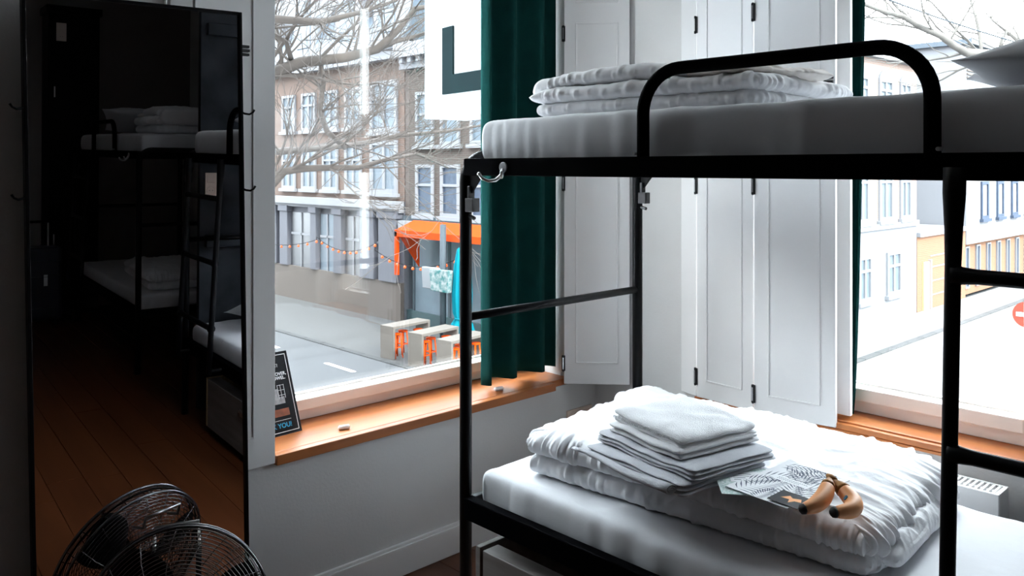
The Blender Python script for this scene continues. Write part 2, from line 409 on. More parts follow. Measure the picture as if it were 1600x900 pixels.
# ------------------------------------------------------------------ bunk beds
BX0, BX1, BY0, BY1 = -2.11, .10, 1.81, 2.73
def make_bed():
    r = empty('bunk_bed', (BX0, BY0, 0), label='black metal bunk bed with a ladder in front of the two windows', cat='bunk bed', group='black metal bunk beds')
    O = Vector((BX0, BY0, 0)); mxo = Matrix.Translation(-O)
    B = lambda mb, n, m=M['black'], p=r, **k: mb.build(n, m, p, mx=mxo, **k)
    for ex in (BX0, BX1):                              # each end is one inverted U tube with rungs across
        R = .085; zt = 1.588
        for yy, s in ((BY0, 1), (BY1, -1)):
            pts = [(ex, yy, 0), (ex, yy, .7), (ex, yy, zt - R)] + arc((ex, yy + s * R, zt - R), (0, -s, 0), (0, 0, 1), R, 0, pi / 2, 7)[1:]
            B(MB().tube(pts, .0205, 14), 'post', smooth=True)
        B(MB().tube([(ex, BY0 + R, zt), (ex, BY1 - R, zt)], .0205, 14), 'end_top_tube', smooth=True)
        for z in (1.055,): B(MB().tube([(ex, BY0 + .01, z), (ex, BY1 - .01, z)], .0145, 12), 'end_rung', smooth=True)
        for z in (1.550, .43): B(MB().obox((ex, BY0, z), (ex, BY1, z), .026, .05), 'end_rail', bevel=.003)
        sx = 1 if ex == BX0 else -1
        for yy, s in ((BY0, -1), (BY1, 1)):            # gusset, clamp and knob under each upper corner
            g = MB().poly([(0, 0), (sx * .085, 0), (sx * .012, -.085), (0, -.085)], .006, Matrix(((1, 0, 0, ex), (0, 0, 1, yy - .003), (0, 1, 0, 1.527), (0, 0, 0, 1))))
            g = B(g, 'corner_gusset')
            c = MB(); c.box((ex + sx * .014, yy - .016, 1.405), (ex + sx * .052, yy + .016, 1.45)); c.box((ex + sx * .02, yy - .012, 1.45), (ex + sx * .032, yy + .012, 1.49))
            c.tube([(ex + sx * .01, yy, 1.392), (ex + sx * .045, yy, 1.384)], .007, 8)
            c = B(c, 'clamp', M['hinge'], bevel=.002)
    for yy in (BY0, BY1):
        B(MB().box((BX0 + .01, yy - .018, 1.524), (BX1 - .01, yy + .018, 1.580)), 'upper_side_rail', M['rail'], bevel=.003)
        B(MB().box((BX0 + .01, yy - .018, .395), (BX1 - .01, yy + .018, .465)), 'lower_side_rail', M['rail'], bevel=.003)
    for z in (1.545, .415):
        for i in range(11):
            x = BX0 + .12 + i * .197
            B(MB().box((x, BY0 + .018, z), (x + .05, BY1 - .018, z + .012)), 'slat')
    # guard rail hoops (front and back)
    for yy, nm in ((BY0 - .001, 'guard_rail'),):
        x0, x1, zt, R = -1.379, -.643, 1.808, .115
        pts = [(x0, yy, 1.535), (x0, yy, 1.6), (x0, yy, zt - R)] + arc((x0 + R, yy, zt - R), (-1, 0, 0), (0, 0, 1), R, 0, pi / 2, 10)[1:] \
            + [(x0 + R + .1, yy, zt)] + [(x1 - R - .1, yy, zt)] + arc((x1 - R, yy, zt - R), (0, 0, 1), (1, 0, 0), R, 0, pi / 2, 10) + [(x1, yy, 1.6), (x1, yy, 1.535)]
        g = B(MB().tube(pts, .0168, 14), nm, M['rail'], smooth=True)
        for x in (x0 - .017, x1 + .017):
            B(MB().tube([(x, yy - .02, 1.588), (x, yy - .002, 1.588)], .0045, 8), 'bolt', M['steel'], g)
    # ladder leaning against the front rail
    yt, yb = BY0 - .026, BY0 - .105
    ly = lambda z: yt + (yb - yt) * (1.55 - z) / 1.55
    for x in (-.592, -.045):
        pts = [(x, ly(z), z) for z in (.40, .6, 1.0, 1.36, 1.43, 1.50, 1.55)]
        st = B(MB().tube(pts, [.0150, .0150, .0150, .0152, .0172, .0215, .0215], 12), 'ladder_stile', smooth=True)
        B(MB().tube([(x, ly(.42), .42), (x, BY0 - .018, .42)], .010, 8), 'stile_bracket')
    for z in (1.338, .991, .644):
        mb = MB(); pts = [(-.592 + t * .547, ly(z), z) for t in (0, .035, .08, .5, .92, .965, 1)]
        mb.tube(pts, [.0225, .0175, .0150, .0145, .0150, .0175, .0225], 12)
        B(mb, 'ladder_rung', smooth=True)
    # nickel double hook screwed to the front rail
    hk = empty('coat_hook'); hk.parent = r; hk.location = Vector((-1.905, BY0 - .019, 1.545)) - O
    h = MB()
    h.tube([(0, 0, .006), (0, -.006, .006)], .0165, 16)
    h.build('hook_plate', M['steel'], hk, smooth=False, bevel=.0015)
    for pts in ([(0, -.004, -.004), (0, -.012, -.02), (-.006, -.03, -.034), (-.016, -.05, -.036), (-.028, -.066, -.028), (-.034, -.074, -.014)],
                [(0, -.004, .0), (.004, -.012, -.014), (.010, -.02, -.024), (.018, -.027, -.020), (.022, -.03, -.008)]):
        h = MB(); h.tube(pts, [.0066, .0064, .0058, .0054, .0052, .0056][:len(pts)], 10); e = Vector(pts[-1])
        h.tube([e + Vector((0, 0, -.005)), e + Vector((0, 0, -.003)), e, e + Vector((0, 0, .004)), e + Vector((0, 0, .0055))], [.001, .005, .0066, .004, .001], 10)
        h.build('hook_prong', M['steel'], hk, smooth=True)
    return r
bed = make_bed()
DX = 3.31
bed2 = copy_tree(bed); bed2.location.x += DX
bed2['label'] = 'second black bunk bed further along the wall, seen only in the mirror'

# ------------------------------------------------------------------ soft goods
def soft_axis(n, e=1.9):
    out = []
    for i in range(n + 1):
        a = -1 + 2 * i / n; out.append(math.copysign(1 - (1 - abs(a)) ** e, a))
    return out


def pad(mb, c, w, l, h, nu=80, nv=60, px=10, rz=0, wr=0.0, wf=5, puck=0.0, pf=24, seed=0, sag=None, puff=0.0, corner=0.0, q=2.0, rc=.0, side=0.0):
    """a closed cushion: superellipse rim, wrinkled top; c = centre of its underside"""
    A = soft_axis(nu); Bx = soft_axis(nv); top = []; bot = []
    R = Matrix.Rotation(rz, 4, 'Z'); C = Vector(c)
    pxs, pys = px if isinstance(px, tuple) else (px, px)
    def prof(s, px): return max(0.0, 1 - abs(s) ** px) ** (1 / q)
    for t in Bx:
        for s in A:
            e = prof(s, pxs) * prof(t, pys)
            x = s * w / 2; y = t * l / 2
            if rc:
                a_, b_ = abs(x) - (w / 2 - rc), abs(y) - (l / 2 - rc)
                if a_ > 0 and b_ > 0:
                    a2 = a_ * math.sqrt(1 - b_ * b_ / (2 * rc * rc)); b2 = b_ * math.sqrt(1 - a_ * a_ / (2 * rc * rc))
                    x = math.copysign(w / 2 - rc + a2, x); y = math.copysign(l / 2 - rc + b2, y)
            if corner:
                k = 1 - corner * (1 - abs(s * t) ** 3) * (abs(s) ** 6 * 1.0 * (1 - abs(t) ** 2)); x *= k
                k = 1 - corner * (abs(t) ** 6 * (1 - abs(s) ** 2)); y *= k
            mid = h * .5
            zt = mid + h * .5 * e * (1 + puff * (1 - s * s) * (1 - t * t)); zb = mid - h * .5 * e 
            X, Y = x + seed * 7.1, y + seed * 3.7
            if wr:
                wx = X + .12 * noise.noise(Vector((X * 2.3, Y * 2.3, seed))); wy = Y + .12 * noise.noise(Vector((X * 2.3, Y * 2.3, seed + 9)))
                a = noise.noise(Vector((wx * wf, wy * wf, seed))); b = noise.noise(Vector((wx * wf * 2.3, wy * wf * 1.4, seed + 3)))
                g = 1 - abs(noise.noise(Vector((wx * wf * 1.1 + 5, wy * wf * 1.5, seed + 5)))) * 2.2
                zt += wr * e * (a * 1.0 + b * .45 + .55 * max(0, g) ** 3)
            if puck:
                rim = max(abs(s) ** 8, abs(t) ** 8); rim2 = max(abs(s) ** 7, abs(t) ** 7)
                along = (Y if abs(s) * w > abs(t) * l * 1.0 and abs(s) > abs(t) else X)
                p = noise.noise(Vector((along * pf, (X + Y - along) * 5, seed + 2))) + .5 * noise.noise(Vector((along * pf * 2.1, (X + Y - along) * 6, seed + 4)))
                zt += puck * p * rim2 * (.3 + .7 * e); zb += puck * .3 * p * rim2 * (.3 + .7 * e) / .3 * .3
                kk = puck * (1.0 + side) * p
                if abs(s) * w > abs(t) * l or abs(s) > .97: x += math.copysign(kk * abs(s) ** 8, x)
                if abs(t) > .80: y += math.copysign(kk * abs(t) ** 8, y)
            dz = sag(s, t) if sag else 0
            # push straight sides outwards at mid height so rims bulge
            P = R @ Vector((x, y, 0)) + C
            top.append((P.x, P.y, P.z + zt + dz)); bot.append((P.x, P.y, P.z + max(zb, 0) + dz))
    n1 = nu + 1; N = len(top); fs = []
    def bi(a):                       # rim vertices are shared by both faces
        jj, ii = divmod(a, n1)
        return a if ii in (0, nu) or jj in (0, nv) else a + N
    for j in range(nv):
        for i in range(nu):
            a = j * n1 + i; fs.append((a, a + 1, a + n1 + 1, a + n1)); fs.append((bi(a), bi(a + n1), bi(a + n1 + 1), bi(a + 1)))
    mb.add(top + bot, fs)
    return mb


def soft(name, mb, m, loc, **k):
    L = Vector(loc)
    o = mb.build(name, m, smooth=True, mx=Matrix.Translation(-L), **k); o.location = L
    return o

# mattresses
def mattress(z0, h, label, seed):
    cx, cy = (BX0 + BX1) / 2, (BY0 + BY1) / 2; w_, l_ = BX1 - BX0 - .075, .862
    r = empty('mattress', (cx, cy, z0), label=label, cat='mattress', group='mattresses in white fitted sheets')
    mb = MB(); pad(mb, (0, 0, 0), w_, l_, h, 150, 80, px=(95, 42), wr=.0045, wf=3.2, puck=.0045, pf=9, seed=seed, q=2.8, rc=.025, side=1.0)
    o = mb.build('fitted_sheet', M['sheet'], r, smooth=True)
    return r
m1 = mattress(.430, .120, 'lower bunk mattress in a white fitted sheet under the folded duvet', 1)
m2 = mattress(1.560, .150, 'upper bunk mattress in a white fitted sheet above the black side rail', 2)

# lower duvet: folded in two, gathered rims, crumpled right end
mb = MB()
zb = .549
def sag1(s, t): return 0.0
pad(mb, (-1.425, 2.315, zb), 1.10, .69, .074, 190, 120, px=(26, 18), rz=radians(4.5), wr=.004, wf=6, puck=.0110, pf=34, seed=3, q=2.0, rc=.05, side=1.2)
pad(mb, (-1.432, 2.322, zb + .058), 1.11, .71, .090, 280, 190, px=(20, 13), rz=radians(4.5), wr=.0150, wf=6.5, puck=.0155, pf=38, seed=5, q=2.0, rc=.06, side=1.4,
    sag=lambda s, t: .010 * (1 - abs(s)) - .022 * (s * .5 + .5) ** 1.5 + .006 * max(0, t) * (1 - s))
pad(mb, (-.900, 2.37, zb), .12, .60, .080, 60, 150, px=5, rz=radians(5), wr=.016, wf=14, puck=.016, pf=34, seed=8, q=1.8, rc=.04)
soft('folded_duvet', mb, M['duvet'], (-1.42, 2.3, zb), label='thick white duvet folded on the lower bunk under towels and bananas', cat='duvet', group='folded white duvets')

# upper duvet: three layers, round fold at the left, loose crumpled end at the right
def make_upper():
    mb = MB(); z = 1.712
    pad(mb, (-1.575, 2.32, z), .80, .66, .054, 170, 110, px=(22, 18), rz=radians(3), wr=.004, wf=7, puck=.0090, pf=32, seed=11, rc=.05, side=.5)
    pad(mb, (-1.575, 2.32, z + .044), .82, .67, .058, 200, 130, px=(18, 16), rz=radians(3), wr=.006, wf=7, puck=.0115, pf=34, seed=12, rc=.06, side=.5)
    pad(mb, (-1.665, 2.33, z + .088), .62, .66, .060, 200, 130, px=(9, 12), rz=radians(3), wr=.008, wf=7, puck=.0120, pf=34, seed=13, sag=lambda s, t: -.030 * max(0, -s) ** 4 + .006, rc=.08, side=.5)
    pad(mb, (-1.962, 2.30, z + .046), .085, .62, .092, 40, 130, px=(2.6, 16), rz=radians(3), wr=.004, wf=9, puck=.0060, pf=34, seed=14, q=2.0, rc=.03)
    return soft('folded_duvet', mb, M['duvet'], (-1.47, 2.3, z), label='white duvet folded in three on the upper bunk, behind the guard rail', cat='duvet', group='folded white duvets')
ud = make_upper()
mb = MB()
pad(mb, (-1.38, 2.26, 1.712 + .088), .44, .46, .046, 190, 160, px=4, rz=radians(-12), wr=.026, wf=8.5, puck=.010, pf=20, seed=17, q=1.7, rc=.08)
uc = mb.build('crumpled_cover', M['cream'], ud, smooth=True, mx=Matrix.Translation((1.47, -2.3, -1.712)), label='loose cream end of the cover, crumpled')

# pillows
def pillow(loc, rz, tilt, label, seed, sz=(.70, .46, .15)):
    mb = MB(); pad(mb, (0, 0, 0), sz[0], sz[1], sz[2], 90, 70, px=2.1, wr=.007, wf=6, puck=.003, pf=22, seed=seed, q=1.55, corner=.10)
    o = mb.build('pillow', M['sheet'], smooth=True, label=label, cat='pillow', group='white pillows at the bed heads')
    o.location = loc; o.rotation_euler = (0, radians(tilt), rz)
    return o
p1 = pillow((-.350, 2.20, 1.704), radians(14), -.5, 'white pillow propped on the upper bunk at the right edge of the photo', 21)
p2 = pillow((-.215, 2.28, .585), radians(-6), 12, 'white pillow on the lower bunk, seen in the mirror behind the ladder', 22, (.55, .46, .15))
# bedding of the second bunk
for o, lab in ((m1, 'lower mattress of the second bunk bed, seen in the mirror'), (m2, 'upper mattress of the second bunk bed, seen in the mirror'),
               (ud, 'white folded duvet on top of the second bunk, seen in the mirror'), (p1, 'white pillow on top of the second bunk, seen in the mirror')):
    c = copy_tree(o); c.location.x += DX; c['label'] = lab
    if o is ud: c.scale.z = 1.35
    if o is p1: c.location.x += .10; c.rotation_euler.y = radians(14); c.location.z += .07
low = [o for o in bpy.data.objects if o.get('label', '').startswith('thick white duvet')][0]
c = copy_tree(low); c.location.x += DX; c['label'] = 'white folded duvet on the lower mattress of the second bunk, seen in the mirror'

# ------------------------------------------------------------------ towels on the duvet
def folded(name, c, w_, l_, layers, th, rz, m, label, seed, group, roll=False, wavy=.004, taper=0.0, slump=0.0):
    """folded cloth: a real zig-zag sheet whose folds show at the near edge"""
    r = empty(name, c, rz, label=label, cat='towel', group=group)
    z = 0.0
    mb = MB(); nu, nv = 56, 44
    for k in range(layers):
        dz0 = z
        def sg(s, t, k=k): return wavy * noise.noise(Vector((s * 2.2 + seed, t * 1.5, k * .35 + seed))) * 2 + slump * (s * .5 + .5) ** 2 - abs(wavy) * .3
        pad(mb, (.003 * noise.noise(Vector((k * 3.1, seed, 0))) * 3, .006 * noise.noise(Vector((k * 2.3, seed, 4))) * 2, dz0), w_ * (1 - .012 * k), l_ * (1 - .012 * k), th * 1.06, nu, nv, px=(14, 18), rc=.018,
            wr=.0012, wf=14, puck=.0018, pf=40, seed=seed + k * .37, sag=sg, q=2)
        z += th * .94
    o = mb.build('folded_layers', m, r, smooth=True)
    return r, z
gT = 'folded towels and sheets on the lower bunk'
ZD = .694
t1, z1 = folded('folded_sheet', (-1.435, 2.030, ZD - .004), .40, .35, 3, .012, radians(-9), M['towel_grey'], 'pale grey sheet at the bottom of the towel stack, rolled at its near corner', 31, gT, wavy=.003)
# the rolled corner shows as a spiral of cloth
mb = MB(); prof = []
for i in range(46):
    a = i / 45 * 2.6 * 2 * pi; rr = .003 + .0155 * i / 45; prof.append((rr * cos(a), rr * .62 * sin(a)))
vs = []; fs = []; n = len(prof)
for j in range(13):
    x = j / 12 * .40; sc = .35 + .65 * (j / 12) ** .8
    for (a, b) in prof: vs.append((x - .225, -.196 - a * 1.25 * sc + .006 * sin(j * .7), .0185 + b * 1.35 * sc + .003 * sin(j * .5)))
for j in range(12):
    for i in range(n - 1): a = j * n + i; fs.append((a, a + 1, a + n + 1, a + n))
mb.add(vs, fs); o = mb.build('rolled_edge', M['towel_grey'], t1, smooth=True); so = o.modifiers.new('solid', 'SOLIDIFY'); so.thickness = .0028
t2, z2 = folded('folded_sheet', (-1.425, 2.065, ZD + .033), .40, .34, 3, .011, radians(-10), M['towel_grey'], 'pale grey sheet folded in the middle of the towel stack', 33, gT, wavy=.004, slump=-.004)
t3, z3 = folded('folded_towel', (-1.435, 2.075, ZD + .065), .31, .32, 2, .016, radians(-12), M['towel'], 'smooth white folded towel, second from the top of the stack', 35, gT, wavy=.003, slump=-.002)
t4, z4 = folded('folded_towel', (-1.435, 2.080, ZD + .0925), .30, .30, 2, .019, radians(-12), M['towel'], 'white towel with a ribbed woven band, topmost of the stack', 37, gT, wavy=.006, slump=-.010)
mb = MB()
for i in range(40):
    x = -.15 + i * .0077; zz = .018 + .002 * sin(i * .4)
    mb.tube([(x * .94, -.1515, zz - .0035), (x * .94 + .004, -.1535, zz + .0045)], .0015, 5)
mb.build('woven_band', M['towel'], t4, kind='stuff')

# ------------------------------------------------------------------ printed cards and bananas
def sheet_on(name, corners, th, m, label, cat, grp=None):
    """flat card through four corner points (near-left, near-right, far-right, far-left)"""
    c = [Vector(p) for p in corners]; o0 = c[0]; X = (c[1] - c[0]); Y = (c[3] - c[0]); Wd, Ld = X.length, Y.length
    X.normalize(); Z = X.cross(Y).normalized(); Y = Z.cross(X)
    mx = Matrix(((X.x, Y.x, Z.x, o0.x), (X.y, Y.y, Z.y, o0.y), (X.z, Y.z, Z.z, o0.z), (0, 0, 0, 1)))
    r = empty(name, label=label, cat=cat, group=grp); r.matrix_world = mx
    MB().box((0, 0, 0), (Wd, Ld, th)).build('card', m, r)
    return r, Wd, Ld
ZT = ZD + .006
lf, w_, l_ = sheet_on('leaflet', [(-1.188, 1.890, ZT + .006), (-1.075, 1.985, ZT + .004), (-1.185, 2.145, ZT + .004), (-1.300, 2.055, ZT + .006)], .0015, M['leaflet'], 'small green speckled leaflet partly under the palm-leaf card', 'leaflet')
MB().box((w_ * .25, l_ * .45, .0015), (w_ * .85, l_ * .85, .0021)).build('text_panel', M['white'], lf)
mb = MB()
for i in range(4): mb.box((w_ * .32, l_ * (.52 + .07 * i), .0021), (w_ * (.75 - .08 * (i % 2)), l_ * (.535 + .07 * i), .0024))
mb.build('text_lines', M['print'], lf, kind='stuff')
pc, w_, l_ = sheet_on('palm_leaf_card', [(-1.205, 1.935, ZT + .010), (-1.020, 1.915, ZT + .010), (-1.065, 2.195, ZT + .015), (-1.250, 2.215, ZT + .015)], .0015, M['white'], 'large white card printed with slate palm leaves beside the towels', 'card')
mb = MB()
def frond(cx, cy, ang, L, n=11):
    ca, sa = cos(ang), sin(ang)
    for i in range(n):
        t = i / (n - 1); bx, by = cx + ca * L * t, cy + sa * L * t
        ll = L * .52 * (1 - .75 * abs(t - .35))
        for s in (-1, 1):
            a2 = ang + s * (1.15 - .75 * t); ex, ey = bx + cos(a2) * ll, by + sin(a2) * ll
            mx_, my_ = (bx + ex) / 2, (by + ey) / 2; px_, py_ = -sin(a2) * .0022, cos(a2) * .0022
            pts = [(bx, by), (mx_ + px_, my_ + py_), (ex, ey), (mx_ - px_, my_ - py_)]
            def clip(p): return (min(max(p[0], .002), w_ - .002), min(max(p[1], .002), l_ - .002))
            if 0 < mx_ < w_ and 0 < my_ < l_: mb.add([(*clip(p), .00155) for p in pts], [(0, 1, 2, 3)])
for f_ in ((.03, .01, 1.2, .13), (.16, .02, 1.9, .13), (.02, .14, .5, .12), (.17, .15, 2.6, .12), (.10, .16, 1.5, .12), (.02, .25, .1, .12), (.16, .26, 3.3, .12), (.09, .0, 1.5, .07), (.0, .07, .9, .09), (.18, .09, 2.2, .09)):
    frond(*f_)
mb.build('printed_fronds', M['print'], pc, kind='stuff')
MB().box((w_ * .22, l_ * .50, .0016), (w_ * .80, l_ * .60, .0019)).build('title_band', M['white'], pc)
mb = MB()
for i in range(2):
    for j in range(14 - 3 * i): mb.box((w_ * (.28 + .034 * j), l_ * (.56 - .03 * i), .0019), (w_ * (.28 + .034 * j + .022), l_ * (.568 - .03 * i), .0021))
mb.build('title_line', M['print'], pc, kind='stuff')
bc, w_, l_ = sheet_on('business_card', [(-1.080, 1.925, ZT + .0165), (-.995, 1.922, ZT + .0135), (-1.025, 1.992, ZT + .0165), (-1.115, 1.995, ZT + .0185)], .0012, M['dark'], 'small charcoal card with an orange emblem in front of the bananas', 'card')
em = [(.22, .42), (.38, .72), (.52, .60), (.74, .72), (.84, .50), (.66, .44), (.56, .22), (.48, .46)]
mb = MB(); mb.poly([(x * w_ , y * l_) for x, y in em], .0004, Matrix.Translation((0, 0, .0012)))
mb.build('emblem', M['orange'], bc)

ZB = ZD + .008
bn = empty('banana_bunch', (-.985, 2.01, ZB), label='two ripe bananas joined at the stem lying on the folded duvet', cat='bananas')
def banana(pts, rad, seed):
    """five sided, rounded banana along a bent spine"""
    P = [Vector(p) for p in pts]
    N = 26; sp = []
    for i in range(N + 1):            # Catmull-Rom
        t = i / N * (len(P) - 1); k = min(int(t), len(P) - 2); u = t - k
        a, b, c, d = P[max(k - 1, 0)], P[k], P[k + 1], P[min(k + 2, len(P) - 1)]
        sp.append(.5 * ((2 * b) + (c - a) * u + (2 * a - 5 * b + 4 * c - d) * u * u + (3 * b - a - 3 * c + d) * u ** 3))
    rs = []
    for i in range(N + 1):
        t = i / N
        r = rad * (max(.02, sin(pi * min(1, max(0, (t * .94 + .03)))) ** .45)) if t > .18 else rad * (.30 + .62 * (t / .18) ** 2 * .9)
        if t > .93: r = rad * max(.28, (1 - t) / .07 * .45 + .26)
        rs.append(r)
    return sp, rs
for j, (pts, rad) in enumerate((([(-.000, .060, .052), (.012, .022, .042), (.020, -.020, .030), (.018, -.062, .023), (.004, -.104, .020)], .0225),
                  ([(.006, .062, .050), (.045, .046, .036), (.080, .020, .024), (.088, -.022, .020), (.062, -.066, .020)], .0235))):
    sp, rs = banana(pts, rad, j)
    o = MB().tube(sp[6:25], rs[6:25], 10).build('banana', M['banana'], bn, smooth=True)
    sb = o.modifiers.new('sub', 'SUBSURF'); sb.levels = 1; sb.render_levels = 1
    MB().tube(sp[:7], rs[:7], 8).build('banana_neck', M['stem'], o, smooth=True)
    MB().tube([sp[24], sp[25], sp[26], sp[26] + (sp[26] - sp[25]) * .4], [rs[24] * 1.02, rs[25] * 1.05, rs[26] * 1.1, .003], 8).build('banana_tip', M['tip'], o, smooth=True)
    if j == 1:
        c = sp[13]; MB().tube([c + Vector((-.0135, -.0120, .0120)), c + Vector((-.0150, -.0132, .0135))], .0065, 10).build('fruit_sticker', M['blue'], o)
mb = MB(); mb.tube([(-.010, .068, .056), (.002, .064, .055), (.016, .062, .051)], [.006, .009, .006], 8)
mb.build('crown', M['stem'], bn, smooth=True)

# ------------------------------------------------------------------ under-bed drawer
def drawer():
    x0, x1, y0, y1, zt = -2.045, -.35, 1.800, 2.62, .316
    r = empty('storage_drawer', (x0, y0, 0), label='low wooden drawer box with a worn grey front board under the lower bunk', cat='drawer')
    T = Matrix.Translation((-x0, -y0, 0))
    MB().box((x0 + .03, y0, .045), (x1, y0 + .068, zt)).build('front_board', M['crate'], r, bevel=.003, mx=T)
    MB().box((x0 - .0, y0 - .004, .045), (x0 + .022, y1, zt + .008)).build('side_board', M['crate'], r, bevel=.002, mx=T)
    MB().box((x1 + .005, y0, .045), (x1 + .027, y1, zt)).build('side_board', M['endgrain'], r, bevel=.002, mx=T)
    MB().box((x0 + .03, y1 - .022, .045), (x1, y1, zt)).build('back_board', M['crate_side'], r, mx=T)
    MB().box((x0 + .022, y0 + .068, .045), (x1, y1 - .022, .06)).build('drawer_base', M['crate_side'], r, mx=T)
    mb = MB(); mb.box((-1.0, y0 - .012, .255), (-.86, y0, .268)); mb.box((-1.0, y0 - .004, .235), (-.86, y0, .275)); mb.build('drawer_pull', M['steel'], r, bevel=.002, mx=T)
    for x in (x0 + .1, x1 - .1):
        for y in (y0 + .1, y1 - .1):
            MB().tube([(x - .012, y, .024), (x + .012, y, .024)], .024, 16).build('castor', M['blackmatte'], r, mx=T)
            MB().box((x - .016, y - .012, .03), (x + .016, y + .012, .046)).build('castor_fork', M['steel'], r, mx=T)
    return r
drawer()

# ------------------------------------------------------------------ radiator, sockets, sill catches
rd = empty('radiator', (-1.9, 2.93, 0), label='white panel radiator under the right window behind the bed', cat='radiator')
T = Matrix.Translation((1.9, -2.93, 0))
MB().box((-1.9, 2.885, .12), (-.83, 2.897, .535)).build('front_panel', M['paint'], rd, bevel=.003, mx=T)
MB().box((-1.9, 2.975, .12), (-.83, 2.987, .535)).build('back_panel', M['paint'], rd, bevel=.003, mx=T)
MB().box((-1.9, 2.897, .12), (-1.888, 2.975, .535)).build('side_panel', M['paint'], rd, mx=T)
MB().box((-.842, 2.897, .12), (-.83, 2.975, .535)).build('side_panel', M['paint'], rd, mx=T)
mb = MB()
for i in range(62): mb.box((-1.886 + i * .0169, 2.897, .522), (-1.886 + i * .0169 + .008, 2.975, .534))
mb.box((-1.888, 2.93, .518), (-.842, 2.942, .528)); mb.build('top_grille', M['paint'], rd, kind='stuff', mx=T)
for x in (-1.7, -1.0):
    MB().box((x, 2.987, .2), (x + .03, 3.037, .5)).build('wall_bracket', M['paint'], rd, mx=T)
    MB().box((x, 2.90, 0), (x + .02, 2.96, .12)).build('foot', M['paint'], rd, mx=T)

def socket(loc, rot, w_, h_, label, horiz=False):
    r = empty('wall_socket', loc, label=label, cat='socket', group='ivory wall sockets'); r.rotation_euler = rot
    # local: x across, z up, front face -y
    MB().box((-w_ / 2, -.010, -h_ / 2), (w_ / 2, 0, h_ / 2)).build('cover_plate', M['ivory'], r, bevel=.002)
    a = (-w_ / 4, 0) if horiz else (0, -h_ / 4)
    b = (w_ / 4, 0) if horiz else (0, h_ / 4)
    s = min(w_, h_) * (.36)
    ring = MB(); ring.tube([(a[0] + s * cos(t / 20 * 2 * pi), -.011, a[1] + s * sin(t / 20 * 2 * pi)) for t in range(20)], .0018, 6, closed=True)
    ring.tube([(a[0], -.0102, a[1]), (a[0], -.0112, a[1])], s * .9, 20)
    rg = ring.build('socket_well', M['ivory'], r)
    for dx in (-.0095, .0095): MB().tube([(a[0] + dx, -.0112, a[1]), (a[0] + dx, -.0122, a[1])], .0026, 8).build('pin_hole', M['blackmatte'], rg)
    MB().box((b[0] - s, -.014, b[1] - s), (b[0] + s, -.009, b[1] + s)).build('rocker', M['ivory'], r, bevel=.002)
    return r
socket((XA, 2.92, .395), (0, 0, radians(90)), .17, .08, 'ivory double wall socket low in the corner behind the lower bunk', True)
for i, ((x, y), lab) in enumerate((((-2.655, 1.688), 'small white window catch on the oak sill left of the bed post'), ((-2.655, 2.465), 'small white window catch on the oak sill under the green curtain'))):
    r = empty('window_catch', (x, y, .586), radians(75), label=lab, cat='catch', group='window catches on the oak sill')
    mb = MB(); mb.tube([(-.022, 0, .0085), (-.018, 0, .0085), (.018, 0, .0085), (.022, 0, .0085)], [.004, .0085, .0085, .004], 12); mb.build('catch_body', M['paint'], r, smooth=True)
    MB().box((-.018, -.0065, .001), (.018, .0065, .0055)).build('catch_base', M['steel'], r)

# ------------------------------------------------------------------ house-rules card on the sill
r = empty('notice_card', label='black notice card with a white border leaning in the left window', cat='sign')
bl, brr, tz = Vector((-2.735, 1.355, .5875)), Vector((-2.748, 1.568, .5875)), .298
X = (brr - bl).normalized(); Wc = .215; up = Vector((-.36, -.045, .93)).normalized(); up = (up - X * up.dot(X)).normalized(); Z = X.cross(up)
r.matrix_world = Matrix(((X.x, up.x, Z.x, bl.x), (X.y, up.y, Z.y, bl.y), (X.z, up.z, Z.z, bl.z), (0, 0, 0, 1)))
MB().box((0, 0, -.003), (Wc, tz, 0)).build('board', M['dark'], r, bevel=.0008)
mb = MB(); b_ = .010; t = .0022
for q in (((b_, b_), (Wc - b_, b_ + t)), ((b_, tz - b_ - t), (Wc - b_, tz - b_)), ((b_, b_), (b_ + t, tz - b_)), ((Wc - b_ - t, b_), (Wc - b_, tz - b_))):
    mb.box((*q[0], 0), (*q[1], .0004))
mb.box((Wc * .2, .052, 0), (Wc - .035, .0532, .0004))
mb.build('border_line', M['white'], r)
MB().box((.06, .066, 0), (Wc - .036, .092, .0003)).build('printed_picture', M['photo_o'], r)
mb = MB(); mb.box((.10, .110, 0), (Wc - .045, .135, .0003)); mb.box((.10, .135, 0), (.150, .165, .0003)); mb.build('printed_picture', M['photo_g'], r)
mb = MB()
for x in (.148, .160, .174): mb.box((x, .128, .0003), (x + .0012, .178, .0006))
for z in (.140, .158, .176): mb.box((.148, z, .0003), (.176, z + .0012, .0006))
mb.build('printed_bunk_lines', M['white'], r)
def text(s, size, loc, m, parent, mx=None, align='LEFT', ext=.0002):
    c = bpy.data.curves.new('lettering', 'FONT'); c.body = s; c.size = size; c.extrude = ext; c.align_x = align; c.offset = size * .018
    t_ = bpy.data.objects.new('tmp_text', c); COL.objects.link(t_); bpy.context.view_layer.update()
    me = bpy.data.meshes.new_from_object(t_.evaluated_get(bpy.context.evaluated_depsgraph_get())); bpy.data.objects.remove(t_)
    me.materials.clear(); me.materials.append(m)
    o = bpy.data.objects.new('lettering', me); COL.objects.link(o); o.location = loc; o.parent = parent
    return o
text('COVER,', .0165, (Wc - .020, .212, .0004), M['white'], r, align='RIGHT')
text('TOWEL.', .0165, (Wc - .026, .197, .0004), M['white'], r, align='RIGHT')
text('T?', .0165, (Wc - .048, .243, .0004), M['white'], r, align='RIGHT')
text('THANK YOU!', .0235, (Wc - .036, .026, .0004), M['cyan'], r, align='RIGHT')

